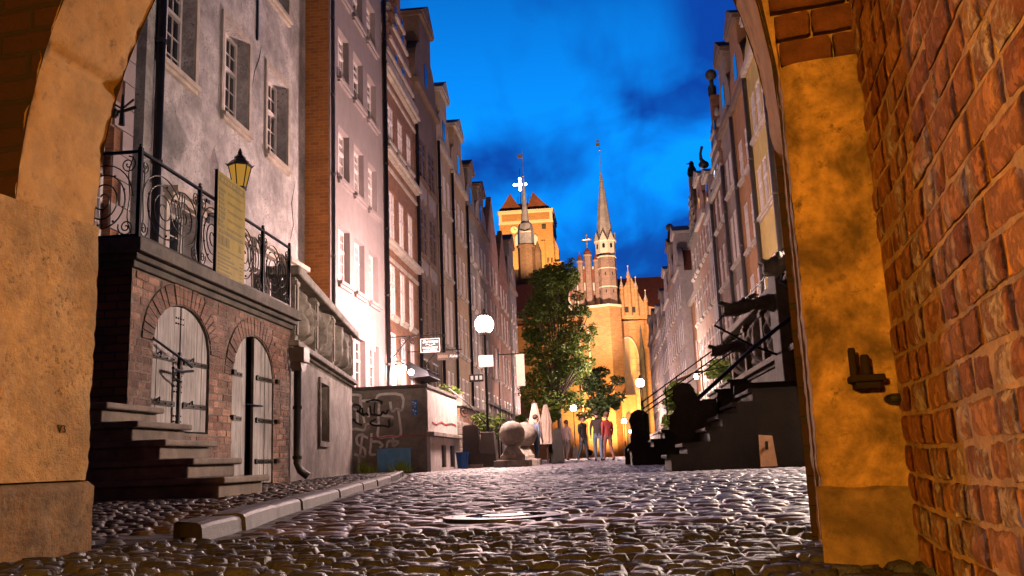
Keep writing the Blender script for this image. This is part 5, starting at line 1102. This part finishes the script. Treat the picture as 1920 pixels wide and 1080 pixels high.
r2_ = random.Random(4); cts = []
for k in range(46):
    zz = r2_.uniform(3.6, 12.4); f = clampn((zz-3.2)/3, .5, 1)*clampn((13.4-zz)/5, .25, 1); a = r2_.uniform(0, 6.28); rr = 2.1*f*r2_.uniform(.35, 1.0)
    cts.append((rr*math.cos(a)*1.05+.1, rr*math.sin(a), zz, r2_.uniform(.55, 1.05)))
for k in range(60):
    c0 = r2_.choice(cts[:46]); a = r2_.uniform(0, 6.28); el = r2_.uniform(-.8, .9); rr = c0[3]*r2_.uniform(.8, 1.3); cts.append((c0[0]+rr*math.cos(a)*math.cos(el), c0[1]+rr*math.sin(a)*math.cos(el), c0[2]+rr*math.sin(el)*.7, r2_.uniform(.18, .42)))
cts += [(-.7, 0, 5.2, 1.3), (-.6, 0, 7.2, 1.5), (-.4, 0, 9.2, 1.4), (-.1, 0, 10.8, 1.1), (.7, 0, 6.3, 1.2), (.8, 0, 8.3, 1.2), (-1.3, 0, 8.4, .9), (2.2, -.4, 7.9, .6), (2.5, -.2, 8.3, .35), (1.9, -.6, 9.1, .5), (1.6, .1, 10.4, .5), (.9, -.2, 12.3, .5), (1.3, 0, 12.7, .3), (-1.7, 0, 5, .8), (-1.5, -.5, 3.6, .8), (-.6, -.8, 3.3, .8), (.4, -.5, 3.4, .7), (1.2, 0, 3.8, .7), (-1.9, -.3, 4.3, .7), (-1.6, -.4, 6.5, .8), (-1.4, .2, 8, .8), (-1.2, -.3, 9.8, .7)]
LM = leafmat('street_tree_leaf', (.03, .065, .008), (.18, .23, .035))
tree('street_tree', 'large dark green street tree in front of church and tower', -2.95, 58, cts, 4.0, 21000, .125, LM, 5)
cts = [(r2_.gauss(0, .9), r2_.gauss(0, .8), r2_.uniform(3.6, 8.4), r2_.uniform(.25, .85)) for k in range(46)]
tree('small_street_tree', 'smaller dim tree below the church turret', -.55, 88, cts, 4.0, 4500, .2, leafmat('small_tree_leaf', (.018, .035, .008), (.05, .085, .018)), 6)
def shrub(label, x, y, z, sx, sz, n, seed, size=.09):
    r_ = random.Random(seed); t = thing('shrub', label, 'shrub', (x, y, z)); cl_ = [(r_.uniform(-sx, sx), r_.uniform(-.4, .4), r_.uniform(.1, sz), r_.uniform(.2, .35)) for k in range(10)]
    q = MB()
    for c in cl_[:5]: q.tube([(0, 0, -.1), c[:3]], [.03, .01], 5)
    q.build('stem', M['brown_wood'], t); foliage('foliage', cl_, n, size, LM, t, seed)
shrub('green shrub behind the iron rails of the second right staircase', 2.15, 25.0, .9, .45, 1.0, 1500, 21)
shrub('leafy pot plants on the right terrace beside yellow lamp', 3.5, 26.5, 1.83, .5, .9, 1200, 22)
shrub('green shrubs at the foot of the street tree', -3.3, 45.0, .9, .9, 1.8, 2600, 23, .12)
shrub('flowering plants in the trough on the brick terrace block', -5.4, 30.1, 2.42, .7, .2, 700, 24, .06)
shrub('climbing greenery on the stair behind the first stone ball', -3.9, 31.0, 1.0, .5, .8, 900, 25, .08)

# ------------------------------------------------------------------ church and tower
def slabpx(mb, pts, Y, d, mi=0): mb.prism([(onY(u, v, Y).x, onY(u, v, Y).z) for u, v in pts], Y, Y+d, lambda p, z, t: (p, t, z), mi)
ch = thing('brick_church', 'floodlit gothic brick church with slender turret spire closing the street', 'church', (0, 0, 0))
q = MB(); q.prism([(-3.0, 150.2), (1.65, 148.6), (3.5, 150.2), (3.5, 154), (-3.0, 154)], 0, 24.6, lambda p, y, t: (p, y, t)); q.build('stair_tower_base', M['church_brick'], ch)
q = MB(); q.prism([(-3.15, 150), (1.65, 148.4), (3.65, 150.1), (3.65, 154), (-3.15, 154)], 24.6, 24.95, lambda p, y, t: (p, y, t)); q.build('string_course', M['church_white'], ch)
q = MB(); TX, TY = 1.62, 151.2
q.lathe([(1.72, 24.9), (1.66, 33.2)], (TX, TY, 0), 8, rot=.2); q.build('turret_shaft', M['turret_brick'], ch)
q = MB()
for z, r_ in ((28.0, 1.72), (31.2, 1.70), (33.2, 1.78)): q.lathe([(r_, z), (r_+.03, z+.05), (r_, z+.22)], (TX, TY, 0), 8, rot=.2)
q.lathe([(1.70, 33.9), (1.78, 36.0)], (TX, TY, 0), 8, rot=.2)
for k in range(8):
    a = .2+math.pi/8+k*math.pi/4; c_ = Vector((TX+1.62*math.cos(a), TY+1.62*math.sin(a), 36)); tn = Vector((-math.sin(a), math.cos(a), 0)); ot = Vector((math.cos(a), math.sin(a), 0))
    q.hexa([c_-tn*.66, c_+tn*.66, c_+tn*.02+Vector((0, 0, 1.5)), c_-tn*.02+Vector((0, 0, 1.5)), c_-tn*.66+ot*.2, c_+tn*.66+ot*.2, c_+tn*.02+ot*.2+Vector((0, 0, 1.5)), c_-tn*.02+ot*.2+Vector((0, 0, 1.5))])
q.build('turret_gallery', M['church_white'], ch)
q = MB()
for k in range(8):
    a = .2+math.pi/8+k*math.pi/4; tn = Vector((-math.sin(a), math.cos(a), 0))
    for zz, r_, hw, hh in ((34.7, 1.66, .22, .6), (30, 1.585, .08, .5), (27, 1.60, .08, .5)):
        c_ = Vector((TX+r_*math.cos(a), TY+r_*math.sin(a), zz)); o_ = Vector((math.cos(a), math.sin(a), 0))*.02
        q.face([c_-tn*hw+o_, c_+tn*hw+o_, c_+tn*hw+o_+Vector((0, 0, hh)), c_+o_+Vector((0, 0, hh+hw)), c_-tn*hw+o_+Vector((0, 0, hh))])
q.build('turret_opening', M['black'], ch)
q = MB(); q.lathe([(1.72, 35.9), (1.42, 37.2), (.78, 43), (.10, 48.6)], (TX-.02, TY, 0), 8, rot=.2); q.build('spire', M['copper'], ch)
q = MB(); q.tube([(TX, TY, 48.4), (TX, TY, 54.6)], .05, 6); q.sphere((TX, TY, 52.5), .20, 10, 8); q.box(TX-.65, TX-.02, TY-.02, TY+.02, 53.2, 53.75); q.box(TX-.5, TX-.1, TY-.02, TY+.02, 53.9, 54.3); q.build('weather_vane', M['gold'], ch)
q = MB(); slabpx(q, [(1066, 580), (1066, 530), (1072, 524), (1078, 530), (1084, 515), (1090, 500), (1097, 500), (1103, 480), (1110, 500), (1116, 500), (1124, 520), (1124, 580)], 151.5, 1.2); q.build('traceried_gable', M['church_white'], ch)
q = MB()
for u, vt, r_ in ((1075, 519, .55), (1089, 492, .50), (1104, 480, .62), (1120, 490, .50)):
    p = onY(u-(560-vt)*.0, vt, 151); q.lathe([(r_, 24.9), (r_, p.z), (r_*1.2, p.z+.05), (r_*1.2, p.z+.25), (r_*.9, p.z+.3)], (onY(u+2, 560, 151).x-(.04*0), 151, 0), 8)
q.build('gable_shaft', M['turret_brick'], ch)
q = MB()
for u, vt, r_ in ((1075, 519, .55), (1089, 492, .50), (1104, 480, .62), (1120, 490, .50)):
    p = onY(u, vt, 151); xx = onY(u+2, 560, 151).x
    if u == 1104: q.lathe([(r_, p.z+.3), (r_*.95, p.z+.7), (r_*.5, p.z+1.2), (.1, p.z+1.35)], (xx, 151, 0), 8)
    else: q.lathe([(r_*1.15, p.z+.3), (.05, p.z+1.5), (.05, p.z+1.9)], (xx, 151, 0), 8)
q.build('pinnacle_cap', M['tile'], ch)
q = MB(); xx = onY(1106, 560, 151).x; zz = onY(1104, 480, 151).z+1.5; q.tube([(xx, 151, zz-.2), (xx, 151, zz+2.2)], .09, 6); q.tube([(xx-.7, 151, zz+1.4), (xx+.7, 151, zz+1.4)], .09, 6)
for dx, dz in ((-.7, 1.4), (.7, 1.4), (0, 2.2), (0, .7)): q.sphere((xx+dx, 151, zz+dz), .18, 8, 6)
q.build('gable_cross', M['gold'], ch)
q = MB()
for (u0, v0, u1, v1) in ((1082, 520, 1086, 535), (1094, 505, 1099, 530), (1110, 505, 1115, 530), (1082, 545, 1086, 565), (1094, 545, 1099, 565), (1110, 545, 1115, 565), (1068, 545, 1072, 565)):
    a, b_ = onY(u0, v1, 151.4), onY(u1, v0, 151.4); q.box(a.x, b_.x, 151.44, 151.48, a.z, b_.z)
q.build('tracery_opening', M['tile'], ch)
q = MB(); a, b_ = onY(1160, 860, 152), onY(1300, 595, 152); q.box(2.5, 22, 152, 156, -.1, 22.4); q.box(-26, -3.0, 153, 156, -.1, 24.0); q.build('choir_wall', M['church_brick'], ch)
q = MB(); q.prism([(152.5, 22.6), (163, 31.8), (174, 22.6)], -26, 24, lambda p, z, t: (t, p, z)); q.build('roof', M['tile'], ch)
q = MB(); slabpx(q, [(1162, 597), (1162, 547), (1168, 543), (1174, 530), (1178, 521), (1184, 521), (1190, 535), (1196, 547), (1202, 560), (1211, 573), (1228, 576), (1228, 597)], 151.0, .9); q.build('side_gable', M['church_brick'], ch)
q = MB()
for u, vt in ((1167, 541), (1181, 520), (1194, 541), (1211, 566)):
    p = onY(u, vt, 150.8); xb = onY(u+1, 580, 150.8).x; zb = onY(u, 592, 150.8).z; q.lathe([(.32, zb), (.30, p.z), (.38, p.z+.05), (.38, p.z+.3)], (xb, 150.9, 0), 8)
q.build('gable_shaft', M['church_brick'], ch)
q = MB()
for u, vt in ((1167, 541), (1181, 520), (1194, 541), (1211, 566)):
    p = onY(u, vt, 150.8); xb = onY(u+1, 580, 150.8).x; q.lathe([(.36, p.z+.3), (.05, p.z+1.4), (.05, p.z+2.0)], (xb, 150.9, 0), 8); q.sphere((xb, 150.9, p.z+2.0), .14, 8, 6)
q.build('pinnacle_cap', M['copper'], ch)
q = MB()
for u in (1175, 1189): a, b_ = onY(u-3.5, 586, 150.9), onY(u+3.5, 575, 150.9); q.box(a.x, b_.x, 150.95, 150.99, a.z, b_.z)
q.build('gable_window', M['black'], ch)
q = MB()
def lancet(u0, u1, vb, va, Y, e_=0):
    a, b_ = onY(u0, vb, Y), onY(u1, vb, Y); za = onY((u0+u1)/2, va, Y).z; x0, x1 = a.x-e_, b_.x+e_; W_ = x1-x0; zs = za+e_-W_*.95; pts = [(x0, a.z-e_*0), (x1, a.z)]
    for k in range(7): t = k/6; pts.append((x1-W_/2*(t**1.6), zs+(za+e_-zs)*math.sin(t*math.pi/2)))
    for k in range(1, 7): t = 1-k/6; pts.append((x0+W_/2*(t**1.6), zs+(za+e_-zs)*math.sin(t*math.pi/2)))
    return pts
wn = MB(); wn.prism(lancet(1168, 1203, 790, 634, 151.9, .28), 151.85, 151.99, lambda p, z, t: (p, t, z)); fr = wn.build('gothic_window', M['church_white'], ch)
wn = MB(); wn.prism(lancet(1168, 1203, 790, 634, 151.8), 151.80, 151.84, lambda p, z, t: (p, t, z)); wn.build('pane', plain('leaded_church_glass', (.70, .44, .20), .5, 0, .3, .6, 0), fr)
q = MB(); a = onY(1168, 720, 151.75); b_ = onY(1203, 720, 151.75)
for k in range(1, 4): x = a.x+(b_.x-a.x)*k/4; q.box(x-.05, x+.05, 151.70, 151.795, 7, 17.6-abs(k-2)*.9)
for k in range(9): q.box(a.x+.05, b_.x-.05, 151.74, 151.79, 7.5+k*1.05, 7.56+k*1.05)
q.build('mullion', M['copper'], fr)
wn = MB(); wn.prism(lancet(1096, 1112, 790, 612, 150.0, .2), 149.7, 149.95, lambda p, z, t: (p, t, z)); fr = wn.build('gothic_window', M['church_white'], ch)
wn = MB(); wn.prism(lancet(1096, 1112, 790, 612, 149.6), 149.62, 149.69, lambda p, z, t: (p, t, z)); wn.build('pane', M['church_brick'], fr)
q = MB(); a, b_ = onY(1172, 858, 146), onY(1194, 743, 146); q.box(a.x, b_.x, 146, 151.9, -.1, b_.z); q.box(a.x-.15, b_.x+.15, 145.9, 151.9, b_.z, b_.z+.25); pr = q.build('porch', M['ochre'], ch)
q = MB(); q.prism(lancet(1178, 1190, 858, 772, 145.9), 145.94, 145.98, lambda p, z, t: (p, t, z)); q.build('door', M['brown_wood'], pr)
q = MB(); p = onY(1199, 690, 148); q.lathe([(.45, 0), (.45, p.z+3), (.3, p.z+4), (.05, p.z+7.2)], (onY(1199, 690, 149).x+.6, 149.5, 0), 6); q.build('buttress_pinnacle', M['darkstone'], ch)
# sygnaturka spire over the roof, left
sgx = -14.15; sgy = 180
sp = thing('roof_spire', 'slim lead roof spire with bulbous lantern before the big tower', 'spire', (0, 0, 0))
q = MB(); q.lathe([(1.75, 36), (1.75, 42.6), (2.0, 42.7), (2.0, 43.1)], (sgx, sgy, 0), 8); q.build('lantern_base', M['church_brick'], sp)
q = MB(); q.lathe([(1.7, 43.1), (1.65, 46.2), (1.35, 47.6), (.8, 48.2)], (sgx, sgy, 0), 8); q.build('dome', M['copper'], sp, smooth=False)
q = MB(); q.lathe([(.8, 48.2), (.5, 52), (.12, 57.6)], (sgx, sgy, 0), 8); q.build('spire', M['copper'], sp)
q = MB(); q.tube([(sgx, sgy, 57), (sgx, sgy, 63.4)], .06, 6); q.sphere((sgx, sgy, 58), .26, 10, 8); q.box(sgx-1.1, sgx-.03, sgy-.02, sgy+.02, 61.9, 62.7); q.tube([(sgx-.9, sgy-2, 45.6), (sgx+1.2, sgy-2, 45.6)], .1, 6); q.build('weather_vane', M['gold'], sp)
q = MB(); q.lathe([(.75, 36), (.75, 41.6)], (onY(1009, 490, sgy).x, sgy, 0), 8); q.lathe([(.8, 41.6), (.05, 44)], (onY(1009, 490, sgy).x, sgy, 0), 8); q.box(-17.5, -10, 180.5, 182, 30, 38.4); q.build('side_turret', M['church_brick'], sp)
tw = thing('church_tower', 'massive floodlit brick tower with two steep red roofs and clock', 'tower', (0, 0, 0))
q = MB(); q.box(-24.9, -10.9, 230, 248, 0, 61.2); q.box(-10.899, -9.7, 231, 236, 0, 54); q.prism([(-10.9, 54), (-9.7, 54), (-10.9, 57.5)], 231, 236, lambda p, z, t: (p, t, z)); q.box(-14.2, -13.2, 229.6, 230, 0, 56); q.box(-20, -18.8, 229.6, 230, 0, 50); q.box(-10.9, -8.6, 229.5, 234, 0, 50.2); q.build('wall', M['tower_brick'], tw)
q = MB(); q.box(-25.2, -10.6, 229.7, 248.2, 64.0, 64.7); q.box(-25.05, -10.75, 229.85, 248, 61.0, 61.5); q.box(-24.95, -10.85, 229.9, 248, 61.5, 64.0); q.build('cornice', M['church_white'], tw)
q = MB(); q.box(-24.2, -11.6, 229.86, 229.9, 61.8, 63.7); q.build('frieze', M['tower_brick'], tw)
q = MB()
for x0, x1, ax in ((-25.6, -18.1, -21.85), (-18.15, -10.4, -15.75)):
    prof = [(x0, 64.7)]+[(x0+(ax-x0)*t, 64.7+5.0*(t**1.35)) for t in (.25, .5, .75)]+[(ax, 69.7)]+[(x1+(ax-x1)*t, 64.7+5.0*(t**1.35)) for t in (.75, .5, .25)]+[(x1, 64.7)]
    q.prism(prof, 230.6, 247, lambda p, z, t: (p, t, z))
q.box(-22, -15.5, 234, 240, 64.7, 67.6); q.build('roof', M['tower_tile'], tw)
q = MB()
for k in range(9): q.tube([(-20.2+k*.45, 233, 67.2), (-20.2+k*.45, 233, 69.2+.3*(k % 2))], .07, 5)
q.build('roof_railing', M['iron'], tw)
q = MB(); c_ = onY(964, 431, 229.9); q.lathe([(.95, 0), (.95, .1)], (0, 0, 0), 24); 
for i in range(len(q.v)): x, y_, z = q.v[i]; q.v[i] = (c_.x+x, 229.85-z, c_.z+y_)
ck = q.build('clock', M['clockface'], tw)
q = MB(); q.box(c_.x-.05, c_.x+.05, 229.70, 229.74, c_.z, c_.z+.75); q.box(c_.x, c_.x+.5, 229.66, 229.70, c_.z-.05, c_.z+.05); q.build('hand', M['black'], ck)
q = MB()
for u in (958, 970, 1004): a, b_ = onY(u-4, 461, 229.9), onY(u+4, 441, 229.9); q.prism([(a.x, a.z), (b_.x, a.z), (b_.x, b_.z-.5), ((a.x+b_.x)/2, b_.z+.3), (a.x, b_.z-.5)], 229.6, 229.9, lambda p, z, t: (p, t, z))
q.build('lit_opening', emit('lit_belfry_opening', (1, .78, .38), 1.1), tw)
q = MB(); a, b_ = onY(1016, 429, 229.8), onY(1023, 420, 229.8); q.box(a.x, b_.x, 229.8, 229.98, a.z, b_.z)
for u in (1027, 1034): a, b_ = onY(u-1, 492, 229), onY(u+1, 484, 229); q.box(a.x, b_.x, 229.3, 229.55, a.z, b_.z)
q.build('opening', M['slate'], tw)
xc = thing('illuminated_cross', 'white illuminated cross standing on the tower roof', 'cross', (0, 0, 0))
c_ = onY(975, 346, 232); q = MB(); q.box(c_.x-.28, c_.x+.28, 231.9, 232.2, c_.z-1.4, c_.z+1.6); q.box(c_.x-1.5, c_.x-.29, 231.95, 232.15, c_.z-.28, c_.z+.28); q.box(c_.x+.29, c_.x+1.5, 231.95, 232.15, c_.z-.28, c_.z+.28)
for dx, dz in ((-1.5, 0), (1.5, 0), (0, 1.6), (0, -1.4)): q.sphere((c_.x+dx, 232.05, c_.z+dz), .4, 8, 6)
q.build('lit_tubes', emit('white_neon', (.85, .9, 1), 8), xc); q = MB(); q.tube([(c_.x, 232.3, 66), (c_.x, 232.3, c_.z+4.5)], .07, 6); q.build('mast', M['iron'], xc)
# floodlights that light the church
def flood(label, loc, target, W_, col, angle=70, size=.6):
    t = thing('floodlight', label, 'floodlight', loc); d = (Vector(target)-Vector(loc)).normalized()
    q = MB(); q.tube([Vector((0, 0, 0))-d*.5, Vector((0, 0, 0))-d*.08], [.3, .4], 10); q.tube([(0, 0, -.9), (0, 0, -.2)], .06, 6); q.build('housing', M['iron'], t)
    l = bpy.data.lights.new('floodlight_beam', 'SPOT'); l.energy = W_*FLOOD_W; l.color = col; l.spot_size = R(angle); l.spot_blend = .8; l.shadow_soft_size = size
    o = bpy.data.objects.new('floodlight_beam', l); COL.objects.link(o); o.parent = t; o.rotation_euler = d.to_track_quat('-Z', 'Y').to_euler()
AMB = (1, .56, .20)
flood('ground floodlight aimed at the church stair tower', (-2.6, 141.5, 1.0), (-.6, 150, 10), 52000, AMB, 100)
flood('ground floodlight aimed at the side gable of the church', (6.2, 142.5, 1.0), (5.3, 152, 12), 30000, AMB, 100)
flood('warm white floodlight aimed at the turret', (-2.5, 124, 1.0), (0.5, 151, 32), 170000, (1, .70, .50), 44)
flood('roof floodlight aimed at the left face of the tower', (-22, 202, 33.6), (-20, 230, 54), 110000, AMB, 100)
flood('roof floodlight aimed at the right face of the tower', (-12, 202, 33.6), (-14, 230, 54), 110000, AMB, 100)
flood('roof floodlight aimed at the roof spire', (-11, 165, 33.2), (-14, 180, 48), 22000, (1, .72, .5), 70)

flood('added unseen floodlight warming the church roof', (14, 118, 19.5), (8, 158, 27), 26000, (1, .62, .36), 75)  # added source, gives the church roof its warm light
# ------------------------------------------------------------------ people
def person(label, x, y, rz, H_, top, legs, hair, stride=.18, bag=None, skin=(.45, .28, .20), arm=0.0):
    t = thing('person', label, 'person', (x, y, gz(y)), rz, 'people walking far down the street')
    k = H_/1.75; v = []; e_ = []; rad = []
    def add(p, r_, par=None):
        v.append(Vector(p)*k); rad.append(r_*k)
        if par is not None: e_.append((par, len(v)-1))
        return len(v)-1
    pv_ = add((0, 0, .95), .15); wst = add((0, 0, 1.10), .135, pv_); chs = add((0, .01, 1.30), .165, wst); nk0 = add((0, 0, 1.46), .085, chs); nk = add((0, -.01, 1.52), .055, nk0); hd = add((0, -.02, 1.60), .085, nk); hd2 = add((0, -.015, 1.68), .082, hd); add((0, -.01, 1.745), .05, hd2)
    for s in (-1, 1):
        f = s*stride
        hp = add((s*.095, 0, .88), .098, pv_); kn = add((s*.10, -f*.45-.02, .50), .066, hp); an = add((s*.10, -f+(.12 if f < 0 else 0), .09), .045, kn); add((s*.11, -f-.13+(.12 if f < 0 else 0), .035), .04, an)
        sh = add((s*.175, 0, 1.40), .075, chs); el = add((s*.235, .03+f*.3, 1.14), .048, sh); wr = add((s*.24, -.05+f*.6-arm, .92+arm*.5), .034, el); add((s*.24, -.07+f*.65-arm, .86+arm*.5), .036, wr)
    me = bpy.data.meshes.new('body'); me.from_pydata([tuple(p) for p in v], e_, []); o = bpy.data.objects.new('body', me); COL.objects.link(o)
    o.modifiers.new('skin', 'SKIN'); me.skin_vertices.new() if not me.skin_vertices else None
    for i, sv in enumerate(me.skin_vertices[0].data): sv.radius = (rad[i], rad[i]*(.8 if i in (0, 1, 2) else 1)); sv.use_root = (i == 0)
    o.modifiers.new('sub', 'SUBSURF').levels = 1; o.modifiers['sub'].render_levels = 1
    dg = bpy.context.evaluated_depsgraph_get(); m2 = bpy.data.meshes.new_from_object(o.evaluated_get(dg)); bpy.data.objects.remove(o)
    o = bpy.data.objects.new('body', m2); COL.objects.link(o); o.parent = t; m2.materials.clear()
    for nm, c in (('skin', skin), ('jacket', top), ('trousers', legs), ('shoe', (.02, .02, .02))): m2.materials.append(plain('%s_%s' % (nm, label[:12].replace(' ', '_')), c, .8, 0, .3, 8, 0))
    for p in m2.polygons:
        z = p.center.z/k; ax = abs(p.center.x)/k; p.use_smooth = True
        p.material_index = 3 if z < .075 else 2 if z < .93 and ax < .2 else 0 if (z > 1.49 or (ax > .2 and z < .905+arm*.5)) else 1
    q = MB(); q.sphere((0, .015*k, 1.70*k), .105*k, 12, 8, sz=1.0); q.build('hair', plain('hair_%s' % label[:10].replace(' ', '_'), hair, .7, 0, .3, 20, 0), t, smooth=True)
    q = MB(); q.tube([(0, -.10*k, 1.645*k), (0, -.128*k, 1.615*k), (0, -.10*k, 1.605*k)], [.012*k, .018*k, .01*k], 6)
    for s in (-1, 1): q.sphere((s*.035*k, -.098*k, 1.65*k), .011*k, 6, 4); q.sphere((s*.10*k, -.01*k, 1.63*k), .024*k, 6, 5)
    q.build('face_detail', m2.materials[0], t, smooth=True)
    q = MB()
    for s in (-1, 1):
        f = s*stride; b0 = Vector((s*.24, -.07+f*.65-arm, .85+arm*.5))*k
        for fi, (dy, ln) in enumerate(((-.03, .075), (-.01, .085), (.01, .08), (.028, .065))): q.tube([b0+Vector((0, dy, 0))*k, b0+Vector((s*.004, dy-.004, -ln*.6))*k, b0+Vector((-s*.012, dy-.014, -ln))*k], [.010*k, .009*k, .007*k], 5)
        q.tube([b0+Vector((-s*.01, -.03, .02))*k, b0+Vector((-s*.02, -.06, -.03))*k], [.011*k, .008*k], 5)
    q.build('fingers', m2.materials[0], t, smooth=True)
    if bag: q = MB(); q.box(-.16*k, .16*k, .10*k, .26*k, 1.05*k, 1.42*k); q.build('rucksack', plain('rucksack_cloth', bag, .8, 0, .2, 8, 0), t, bevel=.04)
    return t
person('person in dark jacket and blue jeans walking down the street', -.33, 33.0, math.pi, 1.76, (.035, .025, .025), (.12, .17, .26), (.03, .02, .015))
person('person in red coat beside the one in jeans', .02, 32.4, math.pi+.5, 1.66, (.30, .04, .04), (.22, .10, .09), (.10, .05, .03), .12)
person('person with dark hair and black coat left of the pair', -.92, 35.5, .9, 1.72, (.02, .02, .022), (.05, .06, .08), (.02, .015, .01), .10)
person('person in pale pink jacket under the small lamp', -1.75, 40.5, math.pi-.7, 1.74, (.55, .38, .36), (.20, .16, .15), (.14, .09, .05), .08)
person('person in blue jeans standing by the closed parasols', -2.25, 29.4, 2.2, 1.55, (.10, .13, .18), (.10, .15, .23), (.05, .03, .02), .05)
